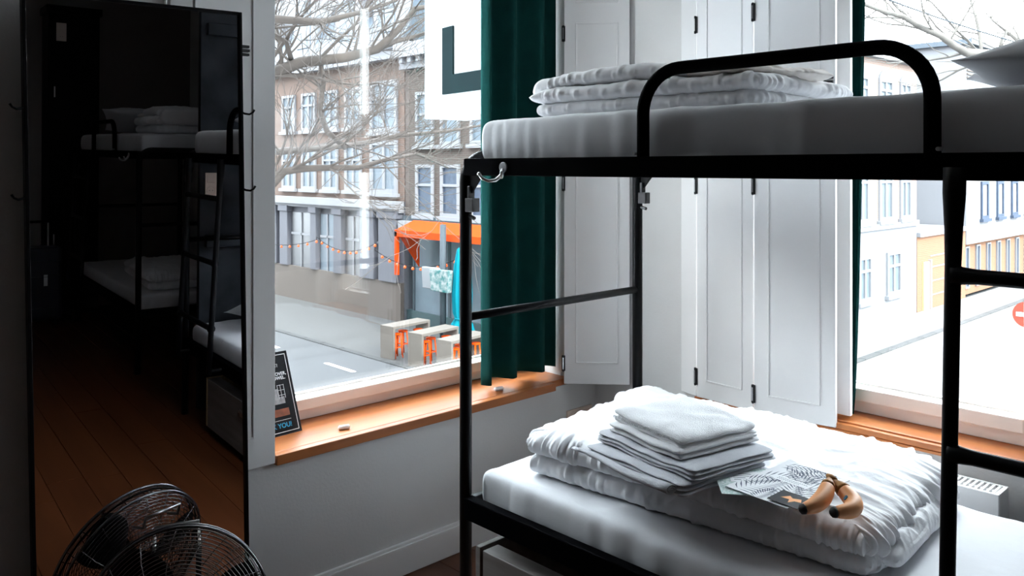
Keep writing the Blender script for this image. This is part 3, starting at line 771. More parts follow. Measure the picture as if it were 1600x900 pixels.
# ------------------------------------------------------------------ mirror
ph = radians(3.0)
mir = empty('standing_mirror', (-2.502, .922, .03), label='tall black framed mirror with hooks standing against the left wall', cat='mirror')
mir.rotation_mode = 'XYZ'
# local: x along the glass (towards the window), y away from the room, z up
MR = Matrix.Rotation(radians(90) - ph, 4, 'Z') @ Matrix.Rotation(radians(.68), 4, 'X') @ Matrix.Rotation(radians(-1.1), 4, 'Y')
mir.matrix_world = Matrix.Translation((-2.5185, .94, .03)) @ MR
Wm, Hm = .302, 2.0
MB().box((-Wm + .006, .0, .006), (Wm - .006, .004, Hm - .006)).build('mirror_glass', M['mirror'], mir)
mb = MB(); t = .009
mb.box((-Wm, -.010, 0), (-Wm + t, .022, Hm)); mb.box((Wm - t, -.010, 0), (Wm, .022, Hm)); mb.box((-Wm + t, -.010, 0), (Wm - t, .022, t)); mb.box((-Wm + t, -.010, Hm - t), (Wm - t, .022, Hm))
mb.build('mirror_frame', M['black'], mir, bevel=.0015)
MB().box((-Wm + t, .006, t), (Wm - t, .018, Hm - t)).build('back_board', M['blackmatte'], mir)
for sx in (-1, 1):
    for z in (1.69, 1.45):
        x = sx * Wm
        MB().tube([(x - sx * .004, .0, z), (x + sx * .006, -.006, z - .006), (x + sx * .018, -.012, z - .008), (x + sx * .028, -.014, z - .003), (x + sx * .034, -.014, z + .006)],
                  [.0032, .0034, .0032, .0030, .0036], 8).build('side_hook', M['black'], mir, smooth=True)

# ------------------------------------------------------------------ floor fan
FC = Vector((-2.300, .930, .305)); fn = Vector((.86, -.34, .24)).normalized()
fan = empty('floor_fan', (FC.x, FC.y, 0), label='black wire-cage floor fan in front of the mirror', cat='fan')
fu = Vector((0, 0, 1)).cross(fn).normalized(); fv = fn.cross(fu)
T = Matrix(((fu.x, fv.x, fn.x, 0), (fu.y, fv.y, fn.y, 0), (fu.z, fv.z, fn.z, FC.z), (0, 0, 0, 1)))
RF = .243
def dome(r, side): return side * (.030 + .050 * (1 - (r / RF) ** 2.4))
def ringpts(r, z, n=56): return [T @ Vector((r * cos(2 * pi * i / n), r * sin(2 * pi * i / n), z)) for i in range(n)]
for side, nm in ((1, 'front_guard'), (-1, 'rear_guard')):
    mb = MB(); r0 = .045
    for i in range(21):
        rr = r0 + (RF - .006 - r0) * i / 20; mb.tube(ringpts(rr, dome(rr, side)), .00135, 5, closed=True)
    for i in range(16 if side == 1 else 20):
        a = 2 * pi * i / (16 if side == 1 else 20); tw = .5 if side == 1 else .25
        mb.tube([T @ Vector((rr * cos(a + tw * (1 - rr / RF)), rr * sin(a + tw * (1 - rr / RF)), dome(rr, side) - side * .002)) for rr in (.04, .09, .14, .19, .23, RF - .003)], .0016, 5)
    mb.tube(ringpts(RF, side * .022), .0046, 8, closed=True)
    g = mb.build(nm, M['chrome'], fan, smooth=True)
    if side == 1:
        MB().tube([T @ Vector((0, 0, .070)), T @ Vector((0, 0, .079)), T @ Vector((0, 0, .083))], [.048, .047, .038], 28).build('guard_badge', M['blackmatte'], g)
mb = MB()
for z in (-.022, 0, .022): mb.tube(ringpts(RF + .001, z), .0035, 6, closed=True)
for i in range(24):
    a = 2 * pi * i / 24; mb.tube([T @ Vector((RF * cos(a), RF * sin(a), -.022)), T @ Vector((RF * cos(a), RF * sin(a), .022))], .002, 5)
mb.build('cage_rim', M['black'], fan, smooth=True)
for kk in range(3):
    vs = []; fs = []
    for j in range(9):
        rr = .035 + .195 * j / 8; wd = .62 * (1 - .25 * (j / 8)) * (.5 + 1.0 * sin(pi * (.25 + .6 * j / 8)))
        for i in range(9):
            a = kk * 2 * pi / 3 + (i / 8 - .5) * wd * 1.35 + .25 * j / 8; z = (.030 - .060 * i / 8) * (1 - .35 * j / 8)
            vs.append(T @ Vector((rr * cos(a), rr * sin(a), z)))
    for j in range(8):
        for i in range(8): q = j * 9 + i; fs.append((q, q + 1, q + 10, q + 9))
    o = MB().add(vs, fs).build('fan_blade', M['blackmatte'], fan, smooth=True); so = o.modifiers.new('solid', 'SOLIDIFY'); so.thickness = .002
MB().tube([T @ Vector((0, 0, -.150)), T @ Vector((0, 0, -.145)), T @ Vector((0, 0, -.07)), T @ Vector((0, 0, -.05)), T @ Vector((0, 0, .035)), T @ Vector((0, 0, .04))], [.045, .055, .060, .045, .04, .03], 24).build('motor', M['blackmatte'], fan, smooth=False)
hx = [(-.060, .150, -.060), (-.060, .172, -.105), (-.060, .205, -.105), (.060, .205, -.105), (.060, .172, -.105), (.060, .150, -.060)]
MB().tube([T @ Vector((a, b + .03, c)) for a, b, c in hx], .0048, 8).build('carry_handle', M['steel'], fan, smooth=True, label='bent metal carry handle')
st = []
for sgn in (-1, 1):
    st += [T @ Vector((sgn * (RF + .02), 0, 0))]
pA, pB = st[0], st[1]
for p_ in (pA, pB):
    MB().tube([T @ Vector((math.copysign(RF, 1) * 0, 0, 0)) * 0 + p_ + (Vector((0, 0, FC.z)) - p_).normalized() * .025, p_], .010, 10).build('pivot_knob', M['blackmatte'], fan)
    MB().tube([p_, Vector((p_.x, p_.y, p_.z - .15)), Vector((p_.x, p_.y, .02)), Vector((p_.x, p_.y, .012))], .010, 10).build('stand_leg', M['black'], fan, smooth=True)
dirx = Vector((fn.x, fn.y, 0)).normalized()
for p_ in (pA, pB):
    b0 = Vector((p_.x, p_.y, .011)); MB().tube([b0 - dirx * .10, b0 + dirx * .19], .010, 10).build('stand_foot', M['black'], fan, smooth=True)
MB().tube([Vector((pA.x, pA.y, .011)) + dirx * .15, Vector((pB.x, pB.y, .011)) + dirx * .15], .009, 10).build('stand_crossbar', M['black'], fan, smooth=True)

# ------------------------------------------------------------------ rest of the room, seen in the mirror
r = empty('tall_locker', (3.80, 1.84, 0), label='tall black locker at the far end of the room, seen in the mirror', cat='locker')
MB().box((-.0, -.20, .0), (.34, .24, 2.86)).build('carcass', M['blackmatte'], r, bevel=.004)
MB().box((-.02, -.22, 2.86), (.34, .26, 2.93)).build('cornice', M['blackmatte'], r, bevel=.004)
for z0, z1 in ((.05, 1.40), (1.43, 2.80)):
    d_ = MB().box((-.018, -.19, z0), (-.0, .23, z1)).build('locker_door', M['blackmatte'], r, bevel=.003)
    MB().tube([(-.03, -.15, (z0 + z1) / 2 - .05), (-.03, -.15, (z0 + z1) / 2 + .05)], .006, 8).build('locker_handle', M['steel'], d_)
socket((3.781, 1.745, 2.68), (0, 0, radians(-90)), .085, .17, 'ivory socket high up at the far end of the room, seen in the mirror')
r = empty('bed_partition', (.14, 1.9, 0), label='mottled dark slate partition with ledges at the bed head, seen in the mirror', cat='partition')
T = Matrix.Translation((-.14, -1.9, 0))
MB().box((.14, 1.90, .0), (.185, 3.035, 3.29)).build('partition_board', M['slate'], r, bevel=.003, mx=T)
for z in (1.0, 2.30): MB().box((.095, 1.93, z), (.14, 2.75, z + .075)).build('ledge', M['slate'], r, bevel=.004, mx=T)
socket((.14, 1.965, 1.385), (0, 0, radians(-90)), .068, .145, 'ivory switch and socket on the dark slate partition, seen in the mirror')
r = empty('suitcase', (3.45, 1.52, 0), label='dark navy hard suitcase standing at the far end, seen in the mirror', cat='suitcase')
MB().box((-.13, -.17, .05), (.13, .17, .70)).build('shell', M['navy'], r, bevel=.03)
for z in (.16, .30, .44, .58): MB().tube([(-.133, -.15, z), (-.133, .15, z)], .004, 6).build('shell_rib', M['navy'], r)
for y in (-.08, .08): MB().tube([(.05, y, .69), (.05, y, .92)], .007, 8).build('trolley_tube', M['steel'], r)
MB().tube([(.05, -.10, .92), (.05, .10, .92)], .012, 8).build('trolley_grip', M['blackmatte'], r)
for x in (-.09, .09):
    for y in (-.13, .13): MB().tube([(x - .01, y, .026), (x + .01, y, .026)], .026, 12).build('wheel', M['blackmatte'], r)
MB().box((-.136, .02, .36), (-.132, .05, .46)).build('luggage_tag', M['white'], r)
#OUTSIDE
# ------------------------------------------------------------------ street level
ZG = -3.45
st_ = struct('street', MB().box((-60, 3.6, ZG - .2), (30, 90, ZG - .12)), M['asphalt'])
struct('roadway', MB().box((-60, 3.6, ZG - .12), (30, 12.55, ZG - .02)), M['asphalt'])
struct('pavement', MB().box((-60, 12.75, ZG - .12), (-11.2, 16.3, ZG)), M['pave'])
struct('side_street', MB().box((-9.4, 12.55, ZG - .12), (6, 80, ZG - .03)), M['asphalt2'])
struct('side_pavement', MB().box((-11.2, 12.75, ZG - .12), (-9.6, 80, ZG)), M['asphalt2'])
kb = empty('kerb', kind='structure')
for i in range(34):
    MB().box((-44 + i * 1.0, 12.55, ZG - .12), (-43.02 + i * 1.0, 12.75, ZG + .005)).build('kerb_stone', M['kerb'], kb, bevel=.01)
for i in range(46):
    MB().box((-9.6, 12.8 + i * 1.0, ZG - .12), (-9.4, 13.78 + i * 1.0, ZG + .005)).build('kerb_stone', M['pave'], kb, bevel=.01)
rm = empty('road_marking', kind='structure')
for x in (-18.4, -22.2, -26.0): MB().box((x - .45, 11.38, ZG - .02), (x + .85, 11.5, ZG - .014)).build('painted_dash', M['white'], rm)

def far_window(parent, plane, a0, a1, z0, z1, mullion=True, transom=.33, arched=False, pm=None, fm=None, fwid=.10, sill=True):
    """plane=('y',16.3): facade facing -y ; ('x',-11.2): facade facing +x. a0..a1 along it"""
    ax, c = plane
    if ax == 'y': mx = Matrix(((1, 0, 0, 0), (0, 1, 0, c), (0, 0, 1, 0), (0, 0, 0, 1)))       # local y- is outward
    else: mx = Matrix(((0, -1, 0, c), (1, 0, 0, 0), (0, 0, 1, 0), (0, 0, 0, 1)))
    mb = MB(); f = fwid
    mb.box((a0, -.07, z0), (a0 + f, 0, z1), mx); mb.box((a1 - f, -.07, z0), (a1, 0, z1), mx)
    mb.box((a0 + f, -.07, z0), (a1 - f, 0, z0 + f), mx); mb.box((a0 + f, -.07, z1 - f), (a1 - f, 0, z1), mx)
    if mullion: m_ = (a0 + a1) / 2; mb.box((m_ - f * .4, -.06, z0 + f), (m_ + f * .4, 0, z1 - f), mx)
    if transom: zt = z1 - (z1 - z0) * transom; mb.box((a0 + f, -.062, zt - f * .4), (a1 - f, 0, zt + f * .4), mx)
    if sill: mb.box((a0 - .1, -.14, z0 - .12), (a1 + .1, 0, z0), mx)
    if arched:
        n = 8; hw = (a1 - a0) / 2; pts = [(a0, z1)] + [((a0 + a1) / 2 - hw * cos(pi * i / n), z1 + hw * .55 * sin(pi * i / n)) for i in range(1, n)] + [(a1, z1)]
        mm = mx @ Matrix(((1, 0, 0, 0), (0, 0, 1, -.07), (0, 1, 0, 0), (0, 0, 0, 1))); mb.poly(pts, .07, mm)
    w_ = mb.build('window', fm or M['stucco'], parent)
    MB().box((a0 + f, -.012, z0 + f), (a1 - f, .0, z1 - f), mx).build('pane', pm or M['pane'], w_)
    return w_

Y1 = 16.3
# left building across the street: brick over a lilac-grey arcade
b1 = empty('brick_townhouse', (-22.05, Y1, ZG), label='pinkish brick townhouse with tall white windows over a lilac-grey ground floor', cat='building')
T = Matrix.Translation((22.05, -Y1, -ZG))
class OffMB(MB): pass
def bpart(mb, name, m, par, T, **k): return mb.build(name, m, par, mx=T, **k)
def fw_(par, T, *a, **k):
    w_ = far_window(par, *a, **k); w_.data.transform(T)
    for c in kids(w_): c.data.transform(T)
    return w_
x0 = -46
bpart(MB().box((x0, Y1, .45), (-22.05, Y1 + 8, 5.2)), 'brick_wall', M['brick'], b1, T)
bpart(MB().box((x0, Y1 - .02, ZG), (-22.05, Y1 + 8, .45)), 'ground_floor_wall', M['stone'], b1, T)
mb = MB(); mb.box((x0, Y1 - .35, .20), (-22.05, Y1, .45)); mb.box((x0, Y1 - .22, .08), (-22.05, Y1, .20)); bpart(mb, 'ledge', M['stucco'], b1, T)
mb = MB(); mb.box((x0, Y1 - .55, 5.5), (-22.05, Y1 + .2, 5.75)); mb.box((x0, Y1 - .35, 5.1), (-22.05, Y1, 5.5)); mb.box((x0, Y1 - .42, 5.4), (-22.05, Y1, 5.5)); bpart(mb, 'cornice', M['stucco'], b1, T)
for xc in (-44.0, -41.6, -39.2, -36.8, -34.5, -32.1, -29.5, -28.0, -26.5, -25.0):
    nar = xc > -31
    a, b = (xc - .52, xc + .50) if nar else (xc - .6, xc + .6)
    fw_(b1, T, ('y', Y1), a, b, 2.95, 4.35); fw_(b1, T, ('y', Y1), a, b, .75, 2.35)
fw_(b1, T, ('y', Y1), -23.95, -22.40, 2.75, 4.45, fwid=.14); fw_(b1, T, ('y', Y1), -23.95, -22.40, .70, 2.45, fwid=.14)
for xa, xb in ((-45, -44.4), (-42.2, -41.6), (-39.4, -38.8), (-36.6, -36.0), (-33.8, -33.2), (-30.6, -30.2), (-29.9, -29.3), (-27.6, -27.2), (-26.0, -25.5), (-24.35, -23.5), (-23.2, -22.2)):
    mb = MB(); mb.box((xa, Y1 - .22, -2.2), (xb, Y1, .10)); mb.box((xa - .06, Y1 - .27, -.12), (xb + .06, Y1, .10)); bpart(mb, 'pilaster', M['stone'], b1, T, bevel=.01)
for xa, xb, m_ in ((-33.1, -30.7, 'door'), (-29.2, -27.7, 'door'), (-27.1, -26.1, 'pane'), (-25.4, -24.4, 'door'), (-23.46, -23.24, 'door'), (-38.7, -36.7, 'pane'), (-35.9, -33.9, 'door')):
    d_ = bpart(MB().box((xa, Y1 - .06, -2.6), (xb, Y1 - .02, -.15)), 'shop_window', M[m_], b1, T)
    mb = MB(); mb.box((xa, Y1 - .10, -1.0), (xb, Y1 - .06, -.92)); mb.box(((xa + xb) / 2 - .03, Y1 - .10, -2.6), ((xa + xb) / 2 + .03, Y1 - .06, -.15)); mb.build('shop_window_bar', M['stucco'], d_, mx=T)
bpart(MB().box((x0, Y1 - .16, ZG), (-22.05, Y1, -2.2)), 'plinth', M['plinth'], b1, T)
# mansard roof and white dormers
mb = MB(); mb.add([(x0, Y1 - .1, 5.75), (-22.05, Y1 - .1, 5.75), (-22.05, Y1 + 2.6, 10.5), (x0, Y1 + 2.6, 10.5), (x0, Y1 + 6, 5.75), (-22.05, Y1 + 6, 5.75)], [(0, 1, 2, 3), (2, 5, 4, 3), (0, 3, 4), (1, 5, 2), (0, 4, 5, 1)])
bpart(mb, 'mansard_roof', M['roof'], b1, T)
for xc in (-42, -38.6, -35.2, -31.4, -28.6, -25.6, -23.2):
    d_ = bpart(MB().box((xc - .75, Y1 + .1, 5.75), (xc + .75, Y1 + 2.4, 8.3)), 'dormer', M['stucco'], b1, T)
    mb = MB(); mb.poly([(-.9, 0), (.9, 0), (0, .6)], .3, Matrix(((1, 0, 0, xc), (0, 0, 1, Y1), (0, 1, 0, 8.3), (0, 0, 0, 1)))); mb.build('dormer_gable', M['stucco'], d_, mx=T)
    w_ = MB().box((xc - .5, Y1 + .06, 6.1), (xc + .5, Y1 + .1, 7.9)).build('dormer_pane', M['pane'], d_, mx=T)

# right building: brown brick over the shop
b2 = empty('shop_building', (-11.2, Y1, ZG), label='brown brick building with the orange awning shop beside the aqua parasol', cat='building')
T = Matrix.Translation((11.2, -Y1, -ZG))
bpart(MB().box((-22.0, Y1, -.35), (-11.2, Y1 + 8, 4.9)), 'brick_wall', M['brick2'], b2, T)
bpart(MB().box((-22.0, Y1 + .6, ZG), (-11.2, Y1 + 8, -.35)), 'shop_back_wall', M['teal'], b2, T)
mb = MB(); mb.box((-22.0, Y1 - .5, 5.05), (-11.2, Y1, 5.5)); mb.box((-22.0, Y1 - .25, 4.7), (-11.2, Y1, 5.05)); bpart(mb, 'cornice', M['stucco'], b2, T)
mb = MB()
for i in range(24): mb.box((-21.8 + i * .45, Y1 - .42, 4.88), (-21.62 + i * .45, Y1 - .25, 5.05))
bpart(mb, 'cornice_bracket', M['stucco'], b2, T, kind='stuff')
for xa, xb in ((-21.40, -20.50), (-20.15, -19.25), (-18.75, -17.85), (-17.35, -16.45), (-15.9, -15.0), (-14.4, -13.5)):
    fw_(b2, T, ('y', Y1), xa, xb, 2.25, 3.95, mullion=False, transom=.42); fw_(b2, T, ('y', Y1), xa, xb, .05, 1.65, mullion=False, transom=.40, pm=M['bluepane'])
mb = MB(); mb.box((-22.0, Y1 - .3, -.42), (-11.2, Y1, -.15)); bpart(mb, 'fascia', M['stucco'], b2, T)
bpart(MB().box((-22.0, Y1 - .12, -.15), (-11.2, Y1, .0)), 'string_course', M['pole'], b2, T)
for i, x in enumerate((-21.7, -19.9, -18.1, -16.3, -14.5)):
    bpart(MB().box((x - .05, Y1 + .1, ZG), (x + .05, Y1 + .2, -.5)), 'shopfront_post', M['pole'], b2, T)
    g = bpart(MB().box((x + .05, Y1 + .13, ZG + .4), (x + 1.75, Y1 + .16, -.5)), 'shop_window', M['pane'], b2, T)
bpart(MB().box((-22.0, Y1 + .05, ZG), (-11.2, Y1 + .25, ZG + .4)), 'stall_riser', M['teal'], b2, T)
bpart(MB().box((-21.2, Y1 + .3, ZG + .4), (-20.1, Y1 + .5, -1.0)), 'display_panel', M['plinth'], b2, T)
mb = MB(); mb.box((-21.15, Y1 - 1.05, -.56), (-15.0, Y1 - .95, -.36)); mb.add([(-21.15, Y1 - 1.0, -.36), (-15.0, Y1 - 1.0, -.36), (-15.0, Y1 - .3, -.10), (-21.15, Y1 - .3, -.10), (-21.15, Y1 - 1.0, -.40), (-15.0, Y1 - 1.0, -.40), (-15.0, Y1 - .3, -.14), (-21.15, Y1 - .3, -.14)],
    [(0, 1, 2, 3), (7, 6, 5, 4), (0, 4, 5, 1), (1, 5, 6, 2), (2, 6, 7, 3), (3, 7, 4, 0)])
mb.box((-21.15, Y1 - 1.05, -1.75), (-21.03, Y1 - .95, -.40)); mb.add([(-21.15, Y1 - 1.0, -.4), (-21.15, Y1 - .1, -.4), (-21.15, Y1 - .1, -1.6), (-21.12, Y1 - 1.0, -.4), (-21.12, Y1 - .1, -.4), (-21.12, Y1 - .1, -1.6)], [(0, 1, 2), (5, 4, 3), (0, 3, 4, 1), (1, 4, 5, 2), (2, 5, 3, 0)])
bpart(mb, 'awning', M['awning'], b2, T, label='orange shop awning')
mb = MB(); mb.add([(-22.0, Y1 + 1, 5.3), (-11.2, Y1 + 1, 5.3), (-11.2, Y1 + 1, 9.2), (-22.0, Y1 + 1, 9.2), (-22.0, Y1 + 8, 5.3), (-11.2, Y1 + 8, 5.3), (-11.2, Y1 + 8, 9.2), (-22, Y1 + 8, 9.2)],
    [(0, 1, 2, 3), (5, 4, 7, 6), (4, 0, 3, 7), (1, 5, 6, 2), (3, 2, 6, 7), (0, 4, 5, 1)])
bpart(mb, 'attic_storey', M['stucco'], b2, T)
for i in range(6): bpart(MB().box((-21.6 + i * 1.75, Y1 + .95, 5.9), (-20.4 + i * 1.75, Y1 + 1, 8.4)), 'attic_window', M['bluepane'], b2, T)

# festoon lights
fs = empty('festoon_lights', (-26, Y1 - 1.25, -1), label='string of small orange lamps across the shopfronts', cat='lights')
mb = MB(); bl_ = MB(); P0 = Vector((0, 0, 0)); pts = []
for seg, (xa, xb, z) in enumerate(((-31.5, -25.4, -1.15), (-25.4, -21.9, -1.05), (-21.9, -18.0, -1.25))):
    for i in range(11):
        t = i / 10; pts.append((xa + (xb - xa) * t + 26, 0, z + .22 - .35 * 4 * t * (1 - t) + 1))
mb.tube(pts, .012, 5).build('cable', M['blackmatte'], fs)
for i, p_ in enumerate(pts):
    if i % 11 == 0 and i: continue
    bl_ = MB(); bl_.tube([Vector(p_) + Vector((0, 0, -.10)), Vector(p_) + Vector((0, 0, -.07)), Vector(p_) + Vector((0, 0, -.01))], [.02, .05, .02], 8); bl_.build('lamp_bulb', M['bulb'], fs, smooth=True)

# street furniture
pl = empty('street_pole', (-18.35, 14.9, ZG), label='grey pole with two hanging flower-print planters outside the shop', cat='pole')
MB().tube([(0, 0, 0), (0, 0, 3.4)], .09, 12).build('pole_tube', M['pole'], pl, smooth=True)
for dx, dy in ((-.42, -.1), (.18, -.28)):
    MB().poly([(-.40, .0), (.36, .0), (.42, .62), (-.46, .60)], .16, Matrix(((.98, 0, 0, dx), (0, 0, 1, dy), (0, 1, 0, 1.55), (0, 0, 0, 1)))).build('planter_panel', M['floral'] if dx > 0 else M['stucco'], pl, bevel=.02)
ps = empty('parasol', (-17.62, 15.0, ZG), label='closed aqua parasol outside the orange awning shop', cat='parasol')
mb = MB(); N = 40; vs = []; fq = []
lv = [(2.85, .03), (2.75, .13), (2.3, .20), (1.5, .24), (1.0, .22), (.85, .17), (.7, .25), (.35, .34)]
for z, r_ in lv:
    for i in range(N): a = 2 * pi * i / N; rr = r_ * (1 + .22 * cos(8 * a) + .06 * cos(3 * a + z)); vs.append((rr * cos(a), rr * sin(a), z))
for j in range(len(lv) - 1):
    for i in range(N): fq.append((j * N + i, j * N + (i + 1) % N, (j + 1) * N + (i + 1) % N, (j + 1) * N + i))
mb.add(vs, fq); mb.build('canopy', M['aqua'], ps, smooth=True)
MB().tube([(0, 0, 0), (0, 0, 2.95)], .03, 10).build('parasol_pole', M['pole'], ps); MB().tube([(0, 0, 0), (0, 0, .09)], .3, 20).build('parasol_base', M['pave'], ps)
mb = MB(); mb.tube([(.21 * cos(2 * pi * i / 20), .21 * sin(2 * pi * i / 20), .85) for i in range(20)], .02, 6, closed=True); mb.build('tie_band', M['aqua'], ps)

def stool():
    r = empty('bar_stool', label='', cat='stool', group='orange stools under the timber bar tables')
    mb = MB(); mb.tube([(0, 0, .60), (0, 0, .615), (0, 0, .635), (0, 0, .64)], [.11, .13, .13, .11], 18); mb.build('seat', M['stool'], r)
    for sx in (-1, 1):
        for sy in (-1, 1): MB().tube([(sx * .07, sy * .07, .61), (sx * .12, sy * .12, 0)], .018, 8).build('leg', M['stool'], r, smooth=True)
    mb = MB(); q = [(-.10, -.10), (.10, -.10), (.10, .10), (-.10, .10)]
    for i in range(4): mb.tube([(*q[i], .28), (*q[(i + 1) % 4], .28)], .012, 6)
    mb.build('foot_ring', M['stool'], r); return r
def bar_table(x, y, rz, lab):
    r = empty('bar_table', (x, y, ZG), rz, label=lab, cat='table', group='timber bar tables on the pavement')
    L, Wd, H_ = 1.35, .50, .86
    MB().box((0, 0, H_ - .07), (L, Wd, H_)).build('tabletop', M['pine'], r, bevel=.006)
    MB().box((0, 0, 0), (.07, Wd, H_ - .071)).build('end_panel', M['pine'], r, bevel=.006); MB().box((L - .07, 0, 0), (L, Wd, H_ - .071)).build('end_panel', M['pine'], r, bevel=.006)
    return r
s0 = None; names = ('left bar table', 'middle bar table', 'right bar table')
for i, (x, y) in enumerate(((-17.84, 12.83), (-16.57, 12.78), (-15.40, 12.76))):
    bar_table(x, y, radians(97), ('pale timber bar table furthest left on the pavement', 'pale timber bar table in the middle of the pavement row', 'pale timber bar table cut by the bunk post on the pavement')[i])
    for j, t_ in enumerate((.26, .66, 1.06)):
        s_ = stool() if s0 is None else copy_tree(s0); s0 = s0 or s_
        ca, sa = cos(radians(97)), sin(radians(97)); lx, ly_ = t_, (.16, .34, .18)[j]
        s_.location = (x + ca * lx - sa * ly_, y + sa * lx + ca * ly_, ZG)
        s_['label'] = ('nearest', 'middle', 'furthest')[j] + ' orange stool under the ' + names[i]

# shop sign box on our own wall: white, with a dark L
sg = empty('box_sign', (-3.42, 3.20, 1.86), radians(-7), label='white box sign with a grey-green letter L outside the left window', cat='sign')
MB().box((-.84, 0, 0), (.30, .32, 1.75)).build('sign_box', M['signwhite'], sg, bevel=.006)
MB().box((.30, .1, .3), (.46, .2, .38)).build('sign_bracket', M['pole'], sg); MB().box((.30, .1, 1.3), (.46, .2, 1.38)).build('sign_bracket', M['pole'], sg)
mb = MB(); mb.poly([(-.61, .14), (-.10, .14), (-.10, .255), (-.49, .255), (-.49, .55), (-.61, .55)], .012, Matrix(((1, 0, 0, 0), (0, 0, -1, 0), (0, 1, 0, 0), (0, 0, 0, 1))))
mb.build('letter', M['letter'], sg)

# ------------------------------------------------------------------ side street seen through the right window
XS = -11.2
c1 = empty('corner_house', (XS, 17, ZG), label='pale pinkish brick house with arched upper windows on the corner across the street', cat='building')
T = Matrix.Translation((-XS, -17, -ZG))
bpart(MB().box((XS - 9, Y1 + 8.1, -.38), (XS, 30.05, 5.2)), 'brick_wall', brick_mat('pale_pink_brick', (.17, .11, .088), (.155, .10, .078), (.17, .145, .13)), c1, T)
bpart(MB().box((XS - 9, Y1 + 8.1, ZG), (XS, 30.05, -.38)), 'ground_floor_wall', M['stucco'], c1, T)
mb = MB(); mb.box((XS, Y1 + 8.1, -.42), (XS + .1, 30.05, -.25)); mb.box((XS, Y1 + 8.1, 5.0), (XS + .25, 30.05, 5.4)); bpart(mb, 'string_course', M['stucco'], c1, T)
for a, b in ((25.2, 26.1), (26.89, 27.94), (28.56, 29.45)):
    fw_(c1, T, ('x', XS), a, b, 3.3, 4.4, arched=True); fw_(c1, T, ('x', XS), a, b, -.15, 1.7, mullion=True)
for a, b in ((25.4, 26.3), (27.5, 28.6)):
    fw_(c1, T, ('x', XS), a, b, -2.6, -1.2)
bpart(MB().box((XS, 28.9, ZG), (XS + .06, 29.7, -1.6)), 'house_door', M['paint'], c1, T)
mb = MB(); mb.add([(XS + .1, Y1 + 8.1, 5.4), (XS + .1, 30.05, 5.4), (XS - 3, 30.05, 8.2), (XS - 3, Y1 + 8.1, 8.2), (XS - 9, Y1 + 8.1, 5.4), (XS - 9, 30.05, 5.4)], [(0, 1, 2, 3), (2, 5, 4, 3), (0, 3, 4), (1, 5, 2)])
bpart(mb, 'roof', M['stucco'], c1, T)
# the shop building's flank towards the side street
# low orange garage
c2 = empty('brick_garage', (XS, 30.1, ZG), label='low orange brick garage with narrow doors between the pale houses', cat='building')
T = Matrix.Translation((-XS, -30.1, -ZG))
bpart(MB().box((XS - 6, 30.1, ZG), (XS, 34.9, -.85)), 'brick_wall', M['brick3'], c2, T)
mb = MB(); mb.box((XS - 6, 30.1, -.85), (XS + .12, 34.95, -.70)); bpart(mb, 'parapet', M['stucco'], c2, T)
for a, b in ((30.6, 31.1), (32.9, 33.35)):
    d_ = bpart(MB().box((XS, a, ZG), (XS + .05, b, -1.75)), 'garage_door', M['orange'], c2, T); MB().box((XS, b, ZG), (XS + .09, b + .14, -1.70)).build('door_jamb', M['stucco'], d_, mx=T)
for z in (-1.6, -2.0, -2.5, -3.0): bpart(MB().box((XS, 31.3, z), (XS + .02, 32.8, z + .04)), 'brick_band', M['stucco'], c2, T)
c4 = empty('rear_house', (XS - 6, 36, ZG), label='tall white rendered house with a louvred top behind the garage', cat='building')
T = Matrix.Translation((-XS + 6, -36, -ZG))
bpart(MB().box((XS - 14, 31.5, ZG), (XS - 7.6, 42, 6.2)), 'rendered_wall', M['stucco'], c4, T)
mb = MB(); mb.box((XS - 14.3, 31.2, 6.2), (XS - 7.3, 42.3, 6.45)); bpart(mb, 'roof_slab', M['roof'], c4, T)
# white house over a brick ground floor
c3 = empty('white_house', (XS, 35.2, ZG), label='white house with blue framed slit windows over an orange brick ground floor', cat='building')
T = Matrix.Translation((-XS, -35.2, -ZG))
bpart(MB().box((XS - 7, 35.0, -1.42), (XS, 58, 5.0)), 'rendered_wall', M['stucco'], c3, T)
bpart(MB().box((XS - 6.9, 35.1, ZG), (XS - .25, 58, -1.42)), 'brick_ground_floor', M['brick3'], c3, T)
for i in range(7):
    a = 36.63 + i * 1.95; fw_(c3, T, ('x', XS), a, a + .85, -.5, 1.0, mullion=False, transom=0, pm=M['stucco'], fm=M['bluepane'], fwid=.12)
for i in range(10):
    a = 35.5 + i * 1.3; fw_(c3, T, ('x', XS - .25), a, a + .45, -3.2, -1.55, mullion=False, transom=0, pm=M['bluepane'], fwid=.06, sill=False)
mb = MB()
for i in range(9): mb.box((XS, 35.0, 5.0 + i * .14), (XS + .06, 41, 5.07 + i * .14))
bpart(mb, 'louvre', M['plinth'], c3, T, kind='stuff')
bpart(MB().box((XS - 5, 35.0, 5.0), (XS, 45, 6.3)), 'roof_box', M['stucco'], c3, T); mb = MB(); mb.box((XS - 5.2, 34.8, 6.3), (XS + .25, 45, 6.5)); bpart(mb, 'roof_slab', M['roof'], c3, T)
